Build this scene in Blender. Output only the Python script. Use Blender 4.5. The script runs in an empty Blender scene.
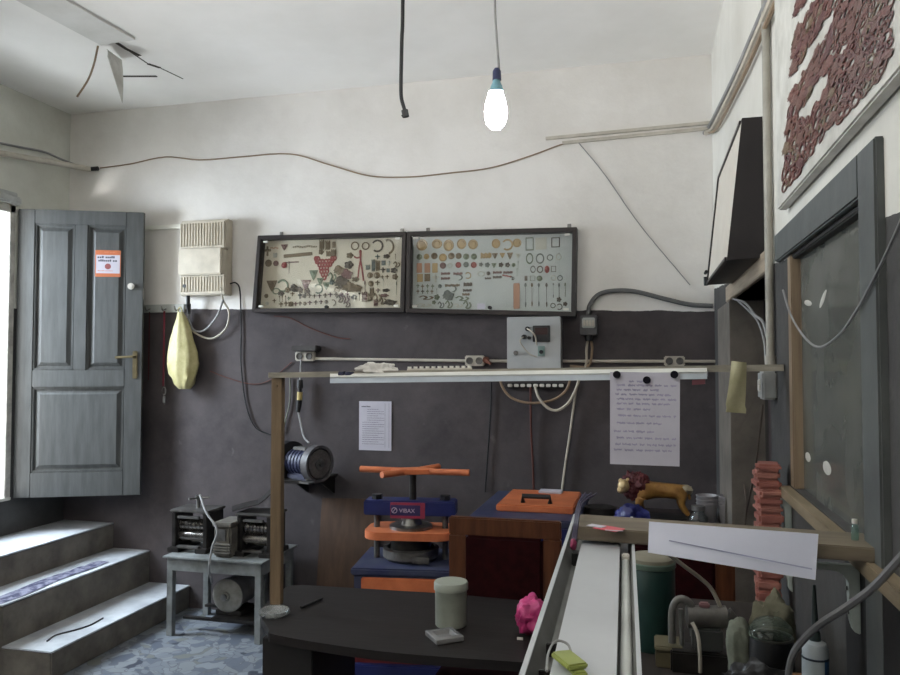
import bpy, bmesh, math, random
from mathutils import Vector, Matrix, noise
R = math.radians
random.seed(7)
sc = bpy.context.scene
COL = sc.collection

# ------------------------------------------------------------------ camera
TH, PH, FPX = R(14.2), R(2.05), 769.0
EYE = Vector((0, 0, 1.645))
cam_d = bpy.data.cameras.new('camera'); cam = bpy.data.objects.new('camera', cam_d); COL.objects.link(cam)
cam_d.sensor_width = 36; cam_d.lens = 36 * FPX / 900; cam_d.clip_start = .05
cam.location = EYE; cam.rotation_euler = (R(90) + PH, 0, TH)
sc.camera = cam
FW = Vector((-math.sin(TH) * math.cos(PH), math.cos(TH) * math.cos(PH), math.sin(PH)))
RT = Vector((math.cos(TH), math.sin(TH), 0)); UP = RT.cross(FW)

def at(px, py, X=None, Y=None, Z=None, d=None):
    """world point on a real plane (X, Y, Z = const) or at depth d, seen at a pixel of the photograph"""
    v = FW + RT * ((px - 450) / FPX) - UP * ((py - 337.5) / FPX)
    if X is not None: t = (X - EYE.x) / v.x
    elif Y is not None: t = (Y - EYE.y) / v.y
    elif Z is not None: t = (Z - EYE.z) / v.z
    else: t = d
    return EYE + v * t

XL, XR, YW, ZC, YB, FZ = -4.128, .404, 4.8, 3.51, -2.6, -.04

# ------------------------------------------------------------------ materials
def lin(c):
    f = lambda u: u / 12.92 if u <= .04045 else ((u + .055) / 1.055) ** 2.4
    return tuple(f(x / 255) for x in c) + (1,)
MATS = {}
def M(name, c=None, c2=None, rough=.6, metal=0, scale=6, bump=.08, detail=6, lo=.35, hi=.65, spec=.4, bscale=None):
    if name in MATS: return MATS[name]
    m = bpy.data.materials.new(name); m.use_nodes = True
    nt = m.node_tree; b = nt.nodes['Principled BSDF']
    b.inputs['Roughness'].default_value = rough; b.inputs['Metallic'].default_value = metal
    b.inputs['Specular IOR Level'].default_value = spec
    if c2 is None: c2 = tuple(min(255, x * .86) for x in c)
    tc = nt.nodes.new('ShaderNodeTexCoord')
    n = nt.nodes.new('ShaderNodeTexNoise'); n.inputs['Scale'].default_value = scale; n.inputs['Detail'].default_value = detail
    n.inputs['Roughness'].default_value = .62
    r = nt.nodes.new('ShaderNodeValToRGB')
    r.color_ramp.elements[0].position = lo; r.color_ramp.elements[1].position = hi
    r.color_ramp.elements[0].color = lin(c2); r.color_ramp.elements[1].color = lin(c)
    nt.links.new(tc.outputs['Object'], n.inputs['Vector']); nt.links.new(n.outputs['Fac'], r.inputs['Fac'])
    nt.links.new(r.outputs['Color'], b.inputs['Base Color'])
    if bump:
        n2 = nt.nodes.new('ShaderNodeTexNoise'); n2.inputs['Scale'].default_value = bscale or scale * 4; n2.inputs['Detail'].default_value = 8
        bp = nt.nodes.new('ShaderNodeBump'); bp.inputs['Strength'].default_value = bump; bp.inputs['Distance'].default_value = .01
        nt.links.new(tc.outputs['Object'], n2.inputs['Vector'])
        nt.links.new(n2.outputs['Fac'], bp.inputs['Height']); nt.links.new(bp.outputs['Normal'], b.inputs['Normal'])
    MATS[name] = m
    return m

def wood(name, c, c2, axis='X', rough=.5, stretch=14, scale=3.5, spec=.35):
    if name in MATS: return MATS[name]
    m = M(name, c, c2, rough=rough, scale=scale, bump=.06, spec=spec)
    nt = m.node_tree; tc = next(n for n in nt.nodes if n.type == 'TEX_COORD'); ns = [n for n in nt.nodes if n.type == 'TEX_NOISE']
    mp = nt.nodes.new('ShaderNodeMapping')
    s = [stretch, stretch, stretch]; s['XYZ'.index(axis)] = 1
    mp.inputs['Scale'].default_value = s
    nt.links.new(tc.outputs['Object'], mp.inputs['Vector'])
    for n in ns: nt.links.new(mp.outputs['Vector'], n.inputs['Vector'])
    return m

def glass_mat(name, tint=(235, 242, 240), refl=.07, rough=.02, dust=0, dustc=(150, 155, 150)):
    m = bpy.data.materials.new(name); m.use_nodes = True; nt = m.node_tree; nt.nodes.clear()
    o = nt.nodes.new('ShaderNodeOutputMaterial'); t = nt.nodes.new('ShaderNodeBsdfTransparent'); g = nt.nodes.new('ShaderNodeBsdfGlossy')
    t.inputs['Color'].default_value = lin(tint); g.inputs['Roughness'].default_value = rough
    lw = nt.nodes.new('ShaderNodeLayerWeight'); lw.inputs['Blend'].default_value = .5
    pw = nt.nodes.new('ShaderNodeMath'); pw.operation = 'POWER'; pw.inputs[1].default_value = 4; nt.links.new(lw.outputs['Facing'], pw.inputs[0])
    ma = nt.nodes.new('ShaderNodeMath'); ma.operation = 'MULTIPLY_ADD'; ma.inputs[1].default_value = .6; ma.inputs[2].default_value = refl * .4; nt.links.new(pw.outputs[0], ma.inputs[0])
    mx = nt.nodes.new('ShaderNodeMixShader')
    nt.links.new(ma.outputs[0], mx.inputs[0]); nt.links.new(t.outputs[0], mx.inputs[1]); nt.links.new(g.outputs[0], mx.inputs[2])
    last = mx
    if dust:
        df = nt.nodes.new('ShaderNodeBsdfDiffuse'); df.inputs['Color'].default_value = lin(dustc)
        tc = nt.nodes.new('ShaderNodeTexCoord')
        n = nt.nodes.new('ShaderNodeTexNoise'); n.inputs['Scale'].default_value = 4; n.inputs['Detail'].default_value = 8
        mr = nt.nodes.new('ShaderNodeMapRange'); mr.inputs[1].default_value = .3; mr.inputs[2].default_value = .7
        mr.inputs[3].default_value = dust * .55; mr.inputs[4].default_value = dust
        nt.links.new(tc.outputs['Object'], n.inputs['Vector']); nt.links.new(n.outputs['Fac'], mr.inputs[0])
        mx2 = nt.nodes.new('ShaderNodeMixShader')
        nt.links.new(mr.outputs[0], mx2.inputs[0]); nt.links.new(mx.outputs[0], mx2.inputs[1]); nt.links.new(df.outputs[0], mx2.inputs[2])
        last = mx2
    nt.links.new(last.outputs[0], o.inputs[0])
    MATS[name] = m; return m

def wall_mat(name, white, white2, grey, grey2, expr):
    """worn plaster with a painted grey dado; expr(nt, xyz sockets) gives the height of the paint line"""
    m = bpy.data.materials.new(name); m.use_nodes = True; nt = m.node_tree; b = nt.nodes['Principled BSDF']
    b.inputs['Roughness'].default_value = .8; b.inputs['Specular IOR Level'].default_value = .25
    L = nt.links.new
    g = nt.nodes.new('ShaderNodeNewGeometry'); sp = nt.nodes.new('ShaderNodeSeparateXYZ'); L(g.outputs['Position'], sp.inputs[0])
    def nz(scale, detail=6, rough=.6):
        n = nt.nodes.new('ShaderNodeTexNoise'); n.inputs['Scale'].default_value = scale; n.inputs['Detail'].default_value = detail
        n.inputs['Roughness'].default_value = rough; L(g.outputs['Position'], n.inputs['Vector']); return n.outputs['Fac']
    def ramp(f, a, c, lo=.35, hi=.65):
        r = nt.nodes.new('ShaderNodeValToRGB'); r.color_ramp.elements[0].position = lo; r.color_ramp.elements[1].position = hi
        r.color_ramp.elements[0].color = lin(a); r.color_ramp.elements[1].color = lin(c); L(f, r.inputs[0]); return r.outputs[0]
    def math_(op, a, c):
        n = nt.nodes.new('ShaderNodeMath'); n.operation = op
        for i, v in enumerate((a, c)):
            if isinstance(v, (int, float)): n.inputs[i].default_value = v
            else: L(v, n.inputs[i])
        return n.outputs[0]
    cw = ramp(nz(1.1, 8, .65), white2, white, .3, .6)
    cg = ramp(nz(2.3, 9, .7), grey2, grey, .35, .68)
    # pale scuffs on the grey paint
    sc_ = ramp(nz(9, 4, .5), (0, 0, 0), (255, 255, 255), .69, .76)
    mxs = nt.nodes.new('ShaderNodeMixRGB'); mxs.inputs[2].default_value = lin((112, 110, 108)); L(math_('MULTIPLY', sc_, .35), mxs.inputs[0]); L(cg, mxs.inputs[1])
    line = expr(sp, math_)
    wob = math_('MULTIPLY', math_('SUBTRACT', nz(5, 5), .5), .035)
    isg = math_('LESS_THAN', math_('ADD', sp.outputs[2], wob), line)
    mx = nt.nodes.new('ShaderNodeMixRGB'); L(isg, mx.inputs[0]); L(cw, mx.inputs[1]); L(mxs.outputs[0], mx.inputs[2])
    L(mx.outputs[0], b.inputs['Base Color'])
    bp = nt.nodes.new('ShaderNodeBump'); bp.inputs['Strength'].default_value = .25; bp.inputs['Distance'].default_value = .012
    L(nz(14, 8, .6), bp.inputs['Height']); L(bp.outputs['Normal'], b.inputs['Normal'])
    MATS[name] = m; return m

# ------------------------------------------------------------------ mesh helpers
def bx(bm, a, b, bev=0, rot=None, seg=2):
    a, b = Vector(a), Vector(b); c = (a + b) / 2; s = b - a
    mt = Matrix.Translation(c) @ (rot.to_4x4() if rot else Matrix()) @ Matrix.Diagonal((abs(s.x), abs(s.y), abs(s.z), 1))
    r = bmesh.ops.create_cube(bm, size=1, matrix=mt)
    if bev:
        es = list({e for v in r['verts'] for e in v.link_edges})
        bmesh.ops.bevel(bm, geom=es, offset=bev, segments=seg, affect='EDGES', clamp_overlap=True)
def cyl(bm, p0, p1, r0, r1=None, n=20, cap=True):
    p0, p1 = Vector(p0), Vector(p1); r1 = r0 if r1 is None else r1
    d = p1 - p0; q = Vector((0, 0, 1)).rotation_difference(d.normalized())
    mt = Matrix.Translation((p0 + p1) / 2) @ q.to_matrix().to_4x4()
    bmesh.ops.create_cone(bm, cap_ends=cap, segments=n, radius1=r0, radius2=r1, depth=d.length, matrix=mt)
def smooth_pts(pts, k=6):
    P = [Vector(p) for p in pts]
    if len(P) < 3: return P
    Q = [P[0] * 2 - P[1]] + P + [P[-1] * 2 - P[-2]]; out = []
    for i in range(1, len(Q) - 2):
        for j in range(k):
            t = j / k; a, b, c, d = Q[i - 1], Q[i], Q[i + 1], Q[i + 2]
            out.append(.5 * ((2 * b) + (c - a) * t + (2 * a - 5 * b + 4 * c - d) * t * t + (3 * b - a - 3 * c + d) * t ** 3))
    return out + [P[-1]]
def tube(bm, pts, r, n=8, k=6, r1=None, smooth=True):
    P = smooth_pts(pts, k) if smooth else [Vector(p) for p in pts]
    rings = []; up = None
    for i, p in enumerate(P):
        t = (P[min(i + 1, len(P) - 1)] - P[max(i - 1, 0)]).normalized()
        if up is None:
            up = t.orthogonal().normalized()
        else:
            up = (up - t * up.dot(t))
            up = up.normalized() if up.length > 1e-6 else t.orthogonal().normalized()
        s = t.cross(up); f = i / max(1, len(P) - 1); rr = r if r1 is None else r + (r1 - r) * f
        rings.append([bm.verts.new(p + (up * math.cos(a) + s * math.sin(a)) * rr) for a in [2 * math.pi * j / n for j in range(n)]])
    for a, b in zip(rings, rings[1:]):
        for j in range(n): bm.faces.new((a[j], a[(j + 1) % n], b[(j + 1) % n], b[j]))
    bm.faces.new(rings[0][::-1]); bm.faces.new(rings[-1])
def lathe(bm, prof, c=(0, 0, 0), n=32, mat=None):
    """prof: list of (radius, height); mat: optional 4x4 turning the z axis"""
    T = Matrix.Translation(c) @ (mat if mat else Matrix())
    rings = []
    for r, z in prof:
        if r < 1e-6: rings.append([bm.verts.new(T @ Vector((0, 0, z)))])
        else: rings.append([bm.verts.new(T @ Vector((r * math.cos(2 * math.pi * j / n), r * math.sin(2 * math.pi * j / n), z))) for j in range(n)])
    for a, b in zip(rings, rings[1:]):
        for j in range(n):
            k = (j + 1) % n
            if len(a) == 1 and len(b) == 1: continue
            if len(a) == 1: bm.faces.new((a[0], b[k], b[j]))
            elif len(b) == 1: bm.faces.new((a[j], a[k], b[0]))
            else: bm.faces.new((a[j], a[k], b[k], b[j]))
def prism(bm, poly, ext, bev=0):
    """poly: 3D points of one face, ext: extrusion vector"""
    ext = Vector(ext); a = [bm.verts.new(p) for p in poly]; b = [bm.verts.new(Vector(p) + ext) for p in poly]
    n = len(a); fs = [bm.faces.new(a[::-1]), bm.faces.new(b)]
    for i in range(n): fs.append(bm.faces.new((a[i], a[(i + 1) % n], b[(i + 1) % n], b[i])))
    if bev:
        es = list({e for f in fs for e in f.edges})
        bmesh.ops.bevel(bm, geom=es, offset=bev, segments=2, affect='EDGES', clamp_overlap=True)
def torus(bm, c, R0, r, ax='Z', n=28, k=8, sx=1, sy=1, arc=1.0, rot=None):
    rings = []; full = arc >= .999; cnt = n if full else int(n * arc) + 1
    for i in range(cnt):
        a = 2 * math.pi * i / n
        ring = []
        for j in range(k):
            b = 2 * math.pi * j / k
            p = Vector(((R0 + r * math.cos(b)) * math.cos(a) * sx, (R0 + r * math.cos(b)) * math.sin(a) * sy, r * math.sin(b)))
            if ax == 'Y': p = Vector((p.x, -p.z, p.y))
            if ax == 'X': p = Vector((p.z, p.x, p.y))
            if rot: p = rot @ p
            ring.append(bm.verts.new(p + Vector(c)))
        rings.append(ring)
    for i in range(cnt if full else cnt - 1):
        a, b = rings[i], rings[(i + 1) % cnt]
        for j in range(k): bm.faces.new((a[j], a[(j + 1) % k], b[(j + 1) % k], b[j]))
    if not full: bm.faces.new(rings[0][::-1]); bm.faces.new(rings[-1])
def blob(bm, c, size, seed=0, amp=.25, f=2.2, sub=4, flat=None):
    r = bmesh.ops.create_icosphere(bm, subdivisions=sub, radius=1)
    off = Vector((seed * 7.1, seed * 3.3, seed))
    for v in r['verts']:
        p = v.co.copy(); d = noise.fractal(p * f + off, 1, 2, 4) * amp
        d -= abs(noise.noise(p * f * 1.7 + off)) * amp * .8
        p *= 1 + d
        p = Vector((p.x * size[0], p.y * size[1], p.z * size[2])) + Vector(c)
        if flat is not None and p.z < flat: p.z = flat
        v.co = p
def sheet(bm, grid, th=.001):
    """grid[i][j]: points; a thin sheet with thickness th along its normal"""
    V = [[bm.verts.new(p) for p in row] for row in grid]; fs = []
    for i in range(len(V) - 1):
        for j in range(len(V[0]) - 1): fs.append(bm.faces.new((V[i][j], V[i + 1][j], V[i + 1][j + 1], V[i][j + 1])))
    bm.normal_update()
    bmesh.ops.solidify(bm, geom=fs, thickness=th)

def obj(name, bm, mat, parent=None, smooth=None, world=True, kind=None):
    me = bpy.data.meshes.new(name); bmesh.ops.recalc_face_normals(bm, faces=bm.faces[:]); bm.to_mesh(me); bm.free()
    return link(name, me, mat, parent, smooth, world, kind)
def link(name, me, mat, parent=None, smooth=None, world=True, kind=None):
    if mat: me.materials.append(mat)
    o = bpy.data.objects.new(name, me); COL.objects.link(o)
    if smooth:
        me.set_sharp_from_angle(angle=R(smooth if smooth is not True else 40))
        me.polygons.foreach_set('use_smooth', [True] * len(me.polygons))
    if parent:
        o.parent = parent
        if world:
            top = parent
            mw = Matrix(); ch = []
            while top: ch.append(top); top = top.parent
            for t in reversed(ch): mw = mw @ t.matrix_basis
            me.transform(mw.inverted())
    elif not kind:
        xs = [v.co for v in me.vertices]
        if xs:
            c = Vector(((min(v.x for v in xs) + max(v.x for v in xs)) / 2, (min(v.y for v in xs) + max(v.y for v in xs)) / 2, min(v.z for v in xs)))
            me.transform(Matrix.Translation(-c)); o.location = c
    if kind: o['kind'] = kind
    return o
def tag(o, label, cat, group=None):
    o['label'] = label; o['category'] = cat
    if group: o['group'] = group
    return o
def thing(name, label, cat, loc, rotz=0, group=None):
    o = bpy.data.objects.new(name, None); COL.objects.link(o); o.empty_display_size = .05
    o.location = loc; o.rotation_euler = (0, 0, rotz)
    return tag(o, label, cat, group)
NB = bmesh.new
def one(name, label, cat, mat, fn, group=None, smooth=True):
    bm = NB(); fn(bm); return tag(obj(name, bm, mat, None, smooth), label, cat, group)
def part(name, mat, parent, fn, smooth=True, world=True):
    bm = NB(); fn(bm); return obj(name, bm, mat, parent, smooth, world)
def struct(name, mat, fn, parent=None, smooth=None):
    bm = NB(); fn(bm); return obj(name, bm, mat, parent, smooth, True, 'structure')
def cable(name, label, pts, r, mat, cat='cable', k=7, group=None, n=7):
    return one(name, label, cat, mat, lambda bm: tube(bm, pts, r, n, k), group)

# palette
white_paint = M('white_paint', (205, 203, 196), (180, 178, 170), rough=.5, scale=12)
black_plastic = M('black_plastic', (30, 29, 31), (22, 22, 24), rough=.45, bump=.02)
dark_rubber = M('dark_rubber', (42, 40, 40), rough=.6, bump=.02)
cream = M('cream_plastic', (196, 187, 170), (176, 167, 150), rough=.5, scale=9, bump=.03)
white_plastic = M('white_plastic', (214, 212, 206), (196, 193, 184), rough=.45, bump=.02)
grey_cable = M('grey_cable', (150, 150, 150), rough=.5, bump=.02)
white_cable = M('white_cable', (196, 188, 172), rough=.5, bump=.02)
tan_cable = M('tan_cable', (150, 128, 104), rough=.5, bump=.02)
brown_cable = M('brown_cable', (92, 50, 42), rough=.5, bump=.02)
steel = M('steel', (150, 150, 148), (105, 103, 100), rough=.35, metal=.9, scale=14, bump=.03)
dull_steel = M('dull_steel', (112, 110, 108), (72, 69, 66), rough=.5, metal=.6, scale=10, bump=.05)
oily = M('oily_iron', (58, 55, 53), (34, 32, 31), rough=.42, metal=.5, scale=10, bump=.1)
blue = M('blue_enamel', (34, 42, 98), (28, 34, 80), rough=.4, scale=7, bump=.03)
dusty_blue = M('dusty_blue_enamel', (64, 69, 88), (40, 46, 80), rough=.5, scale=5, bump=.03)
orange = M('orange_enamel', (206, 120, 78), (180, 98, 62), rough=.45, scale=8, bump=.03)
red_label = M('red_label', (150, 50, 76), rough=.5, bump=0)
paper = M('paper', (192, 189, 199), (182, 179, 190), rough=.8, scale=5, bump=.03)
ink = M('violet_ink', (174, 168, 194), rough=.7, bump=0)
print_ink = M('print_ink', (88, 88, 100), rough=.7, bump=0)
dark_print = M('dark_print', (40, 42, 58), rough=.7, bump=0)
case_frame = M('case_frame', (40, 31, 30), (28, 22, 22), rough=.4, scale=10)
clear_glass = glass_mat('clear_glass', (250, 251, 250))

# ------------------------------------------------------------------ the setting
zl = at(150, 309, Y=YW); zr = at(716, 311, Y=YW)
sl = (zr.z - zl.z) / (zr.x - zl.x)
back_m = wall_mat('back_wall_plaster', (228, 225, 221), (210, 206, 200), (86, 80, 81), (64, 60, 62),
                  lambda sp, m: m('ADD', m('MULTIPLY', sp.outputs[0], sl), zl.z - sl * zl.x))
side_m = wall_mat('side_wall_plaster', (222, 220, 213), (200, 197, 188), (84, 83, 82), (66, 65, 65),
                  lambda sp, m: m('ADD', m('MULTIPLY', sp.outputs[1], .06), 1.81))
left_m = wall_mat('left_wall_plaster', (214, 215, 207), (190, 190, 180), (82, 82, 82), (64, 64, 64),
                  lambda sp, m: m('ADD', m('MULTIPLY', sp.outputs[1], 0), 2.03))
ceil_m = M('ceiling_paint', (246, 244, 241), (236, 234, 230), rough=.85, scale=1.2, bump=.15, bscale=9)
concrete = M('step_concrete', (122, 116, 108), (88, 84, 78), rough=.8, scale=5, bump=.3)
tread_m = M('worn_daylit_tread', (176, 180, 184), (140, 143, 148), rough=.7, scale=4, bump=.15)  # paler than the step concrete: wear plus daylight put into the colour

# floor: broken-tile mosaic
fm = bpy.data.materials.new('mosaic_floor'); fm.use_nodes = True; nt = fm.node_tree; b = nt.nodes['Principled BSDF']
b.inputs['Roughness'].default_value = .5
tc = nt.nodes.new('ShaderNodeTexCoord'); vo = nt.nodes.new('ShaderNodeTexVoronoi'); vo.inputs['Scale'].default_value = 17
ve = nt.nodes.new('ShaderNodeTexVoronoi'); ve.feature = 'DISTANCE_TO_EDGE'; ve.inputs['Scale'].default_value = 17
nw = nt.nodes.new('ShaderNodeTexNoise'); nw.inputs['Scale'].default_value = 5
mixv = nt.nodes.new('ShaderNodeMixRGB'); mixv.inputs[0].default_value = .28
nt.links.new(tc.outputs['Object'], mixv.inputs[1]); nt.links.new(nw.outputs['Color'], mixv.inputs[2]); nt.links.new(tc.outputs['Object'], nw.inputs['Vector'])
nt.links.new(mixv.outputs[0], vo.inputs['Vector']); nt.links.new(mixv.outputs[0], ve.inputs['Vector'])
cr = nt.nodes.new('ShaderNodeValToRGB'); cr.color_ramp.interpolation = 'CONSTANT'
stops = [(0, (107, 113, 120)), (.25, (91, 97, 107)), (.4, (116, 121, 125)), (.62, (81, 87, 98)), (.72, (103, 106, 103)), (.82, (118, 124, 130)), (.95, (59, 63, 74))]
for i, (p, c) in enumerate(stops):
    e = cr.color_ramp.elements[i] if i < 2 else cr.color_ramp.elements.new(p)
    e.position = p; e.color = lin(c)
sepc = nt.nodes.new('ShaderNodeSeparateColor'); nt.links.new(vo.outputs['Color'], sepc.inputs[0]); nt.links.new(sepc.outputs[0], cr.inputs[0])
er = nt.nodes.new('ShaderNodeValToRGB'); er.color_ramp.elements[0].position = .01; er.color_ramp.elements[1].position = .05
nt.links.new(ve.outputs['Distance'], er.inputs[0])
mxf = nt.nodes.new('ShaderNodeMixRGB'); mxf.inputs[1].default_value = lin((84, 88, 96)); nt.links.new(er.outputs[0], mxf.inputs[0]); nt.links.new(cr.outputs[0], mxf.inputs[2])
nt.links.new(mxf.outputs[0], b.inputs['Base Color'])
struct('floor', fm, lambda bm: bx(bm, (XL - .2, YB - .2, -.16), (XR + 1.2, YW + .2, FZ)))
struct('ceiling', ceil_m, lambda bm: bx(bm, (XL - .2, YB - .2, ZC), (XR + .2, YW + .2, ZC + .15)))
struct('wall_back', back_m, lambda bm: bx(bm, (XL - .2, YW, FZ), (XR + .2, YW + .2, ZC)))
DY0, DY1, DZ0, DZ1 = 3.42, 4.30, .743, 2.72
def lw(bm):
    bx(bm, (XL - .2, YB - .2, FZ), (XL, -1.6, ZC)); bx(bm, (XL - .2, .8, FZ), (XL, DY0, ZC)); bx(bm, (XL - .2, DY1, FZ), (XL, YW, ZC))
    bx(bm, (XL - .2, -1.6, FZ), (XL, .8, 1.3)); bx(bm, (XL - .2, -1.6, 2.7), (XL, .8, ZC))  # unseen opening; sill raised so the added lamp lights only the upper room
    bx(bm, (XL - .2, DY0, FZ), (XL, DY1, DZ0)); bx(bm, (XL - .2, DY0, DZ1), (XL, DY1, ZC))
struct('wall_left', left_m, lw)
OY0, OY1, OZ = 2.74, 3.84, 1.95          # doorway in the right wall
WY0, WY1, WZ0, WZ1 = 1.57, 2.372, 1.30, 1.957   # window in the right wall
def rw(bm):
    bx(bm, (XR, YB - .2, FZ), (XR + .22, WY0, ZC)); bx(bm, (XR, WY1, FZ), (XR + .22, OY0, ZC)); bx(bm, (XR, OY1, FZ), (XR + .22, YW, ZC))
    bx(bm, (XR, WY0, FZ), (XR + .22, WY1, WZ0)); bx(bm, (XR, WY0, WZ1), (XR + .22, WY1, ZC)); bx(bm, (XR, OY0, OZ), (XR + .22, OY1, ZC))
struct('wall_right', side_m, rw)
def bwl(bm):
    bx(bm, (XL, YB - .2, FZ), (XR, YB, ZC))
struct('wall_rear', side_m, bwl)

# steps up to the street door
SY = 3.51
E1, E2, E3 = at(190, 585, Y=YW), at(150, 550, Y=YW), at(114, 522.5, Y=YW)
st = struct('steps', concrete, lambda bm: (bx(bm, (XL, SY, FZ), (E1.x, YW, E1.z - .008), .006), bx(bm, (XL, SY, FZ + .05), (E2.x, YW, E2.z - .008), .006), bx(bm, (XL, SY, FZ + .1), (E3.x, YW, E3.z - .008), .006)))
for x0, x1, z in ((E2.x - .002, E1.x + .003, E1.z), (E3.x - .002, E2.x + .003, E2.z), (XL, E3.x + .003, E3.z)):
    struct('tread', tread_m, lambda bm: bx(bm, (x0, SY - .003, z - .009), (x1, YW, z), .004), st)
struct('threshold', white_paint, lambda bm: bx(bm, (XL - .2, DY0, DZ0), (XL + .012, DY1, DZ0 + .022), .004), st)

# street door frame + open door leaf
frame_m = M('door_frame_paint', (196, 194, 186), (150, 146, 140), rough=.5, scale=8)
brown_trim = M('brown_trim', (84, 62, 54), rough=.5)
def dfr(bm):
    bx(bm, (XL - .19, DY1 - .05, DZ0 + .02), (XL + .006, DY1, DZ1), .004); bx(bm, (XL - .19, DY0, DZ0 + .02), (XL + .006, DY0 + .05, DZ1), .004)
    bx(bm, (XL - .19, DY0, DZ1 - .05), (XL + .006, DY1, DZ1), .004)
tf = struct('trim_1', frame_m, dfr)
struct('inner_bead', brown_trim, lambda bm: (bx(bm, (XL - .16, DY1 - .068, DZ0 + .03), (XL - .12, DY1 - .05, DZ1 - .05)), bx(bm, (XL - .16, DY0 + .05, DZ1 - .068), (XL - .12, DY1 - .05, DZ1 - .05)), bx(bm, (XL - .17, DY0 + .05, DZ0 + .022), (XL - .10, DY1 - .05, DZ0 + .06))), tf)
p0 = at(0, 193, X=XL + .02); p1 = at(27, 203, X=XL + .02)
struct('head_moulding', M('silver_moulding', (190, 192, 190), (150, 152, 150), rough=.35), lambda bm: (bx(bm, (XL, p0.y - .5, DZ1 + .005), (XL + .05, DY1 + .01, DZ1 + .06), .012), bx(bm, (XL, p0.y - .5, DZ1 + .06), (XL + .02, DY1, DZ1 + .09), .006)), tf)

door_m = wood('grey_door_paint', (84, 86, 86), (70, 72, 72), 'Z', rough=.55, stretch=9)
hx, hy = XL + .012, 4.314; ang = math.atan2(.32, .746); DW, DH = .812, 1.955
dr = bpy.data.objects.new('door_1', None); COL.objects.link(dr); dr['kind'] = 'structure'
dr.location = (hx, hy, .752); dr.rotation_euler = (0, 0, ang)
pan = [(.13, .45, .44, .95), (.55, .86, .44, .95), (.13, .86, .085, .38)]
def leaf(bm):
    T = .04; xs = [0, .13, .45, .55, .86, 1]
    w = lambda f: f * DW
    h = lambda f: f * DH
    bx(bm, (0, 0, 0), (w(.13), T, DH), .003); bx(bm, (w(.86), 0, 0), (DW, T, DH), .003)
    bx(bm, (w(.13), 0, 0), (w(.86), T, h(.085)), .003); bx(bm, (w(.13), 0, h(.38)), (w(.86), T, h(.44)), .003); bx(bm, (w(.13), 0, h(.95)), (w(.86), T, DH), .003)
    bx(bm, (w(.45), 0, h(.44)), (w(.55), T, h(.95)), .003)
def panelmesh(a, b, c, d):
    def f(bm):
        x0, x1, z0, z1 = a * DW, b * DW, c * DH, d * DH
        bx(bm, (x0 - .005, .022, z0 - .005), (x1 + .005, .032, z1 + .005))
        # raised field
        i, o_ = .05, .025
        lo = [(x0 + o_, .022, z0 + o_), (x1 - o_, .022, z0 + o_), (x1 - o_, .022, z1 - o_), (x0 + o_, .022, z1 - o_)]
        hi = [(x0 + i, .008, z0 + i), (x1 - i, .008, z0 + i), (x1 - i, .008, z1 - i), (x0 + i, .008, z1 - i)]
        A = [bm.verts.new(p) for p in lo]; B = [bm.verts.new(p) for p in hi]
        bm.faces.new(B)
        for k in range(4): bm.faces.new((A[k], A[(k + 1) % 4], B[(k + 1) % 4], B[k]))
        # moulding
        for (xa, za, xb, zb) in ((x0, z0, x1, z0 + .014), (x0, z1 - .014, x1, z1), (x0, z0, x0 + .014, z1), (x1 - .014, z0, x1, z1)):
            bx(bm, (xa, .006, za), (xb, .03, zb), .005)
    return f
part('door_leaf', door_m, dr, leaf, None, False)
for p in pan: part('door_panel', door_m, dr, panelmesh(*p), None, False)
hz_ = DH * .455
hd = part('handle_plate', M('brass', (132, 120, 92), (96, 88, 66), rough=.4, metal=.6), dr, lambda bm: (bx(bm, (DW * .925, -.006, hz_ - .09), (DW * .965, 0, hz_ + .1), .004), cyl(bm, (DW * .945, -.008, hz_ - .04), (DW * .945, 0, hz_ - .04), .008)), 40, False)
part('door_handle', MATS['brass'], dr, lambda bm: tube(bm, [(DW * .945, 0, hz_ + .06), (DW * .945, -.045, hz_ + .06), (DW * .93, -.055, hz_ + .06), (DW * .80, -.05, hz_ + .055)], .009), True, False)
part('lock_rosette', white_plastic, dr, lambda bm: (cyl(bm, (DW * .905, -.012, DH * .735), (DW * .905, 0, DH * .735), .022), cyl(bm, (DW * .905, -.02, DH * .735), (DW * .905, 0, DH * .735), .012)), 40, False)
part('latch', steel, dr, lambda bm: bx(bm, (DW - .003, .01, DH * .69), (DW + .004, .03, DH * .73), .002), None, False)
# notice on the door
def dl(x, z, y=0): return dr.matrix_basis @ Vector((x, y, z))
sx0, sx1, sz0, sz1 = .61 * DW, .815 * DW, DH * .768, DH * .862
sk = thing('door_sticker', 'small orange and white notice stuck on upper right door panel', 'sticker', dl((sx0 + sx1) / 2, sz0, .006), ang)
def loc_part(name, mat, fn): return part(name, mat, sk, fn, None, False)
sw, sh = (sx1 - sx0) / 2, sz1 - sz0
loc_part('orange_backing', M('sticker_orange', (196, 110, 70), rough=.6, bump=0), lambda bm: bx(bm, (-sw, -.0010, 0), (sw, .001, sh)))
loc_part('white_field', paper, lambda bm: bx(bm, (-sw * .93, -.0016, sh * .13), (sw * .93, -.0009, sh * .82)))
def words(bm, x0, x1, z, h, y, seed, gap=.25, wl=(2.5, 6)):
    rr = random.Random(seed); x = x0
    while x < x1 - h:
        w = min(h * rr.uniform(*wl), x1 - x)
        n = max(1, int(w / (h * .75)))
        for k in range(n):
            xa = x + w * k / n
            bx(bm, (xa, y, z), (xa + w / n * .72, y + .0004, z + h * (1 if rr.random() < .4 else .72)))
        x += w + h * gap * 2.4
loc_part('lettering', dark_print, lambda bm: (words(bm, -sw * .82, sw * .8, sh * .70, sh * .08, -.0021, 1), words(bm, -sw * .75, sw * .75, sh * .57, sh * .08, -.0021, 2)))
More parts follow.
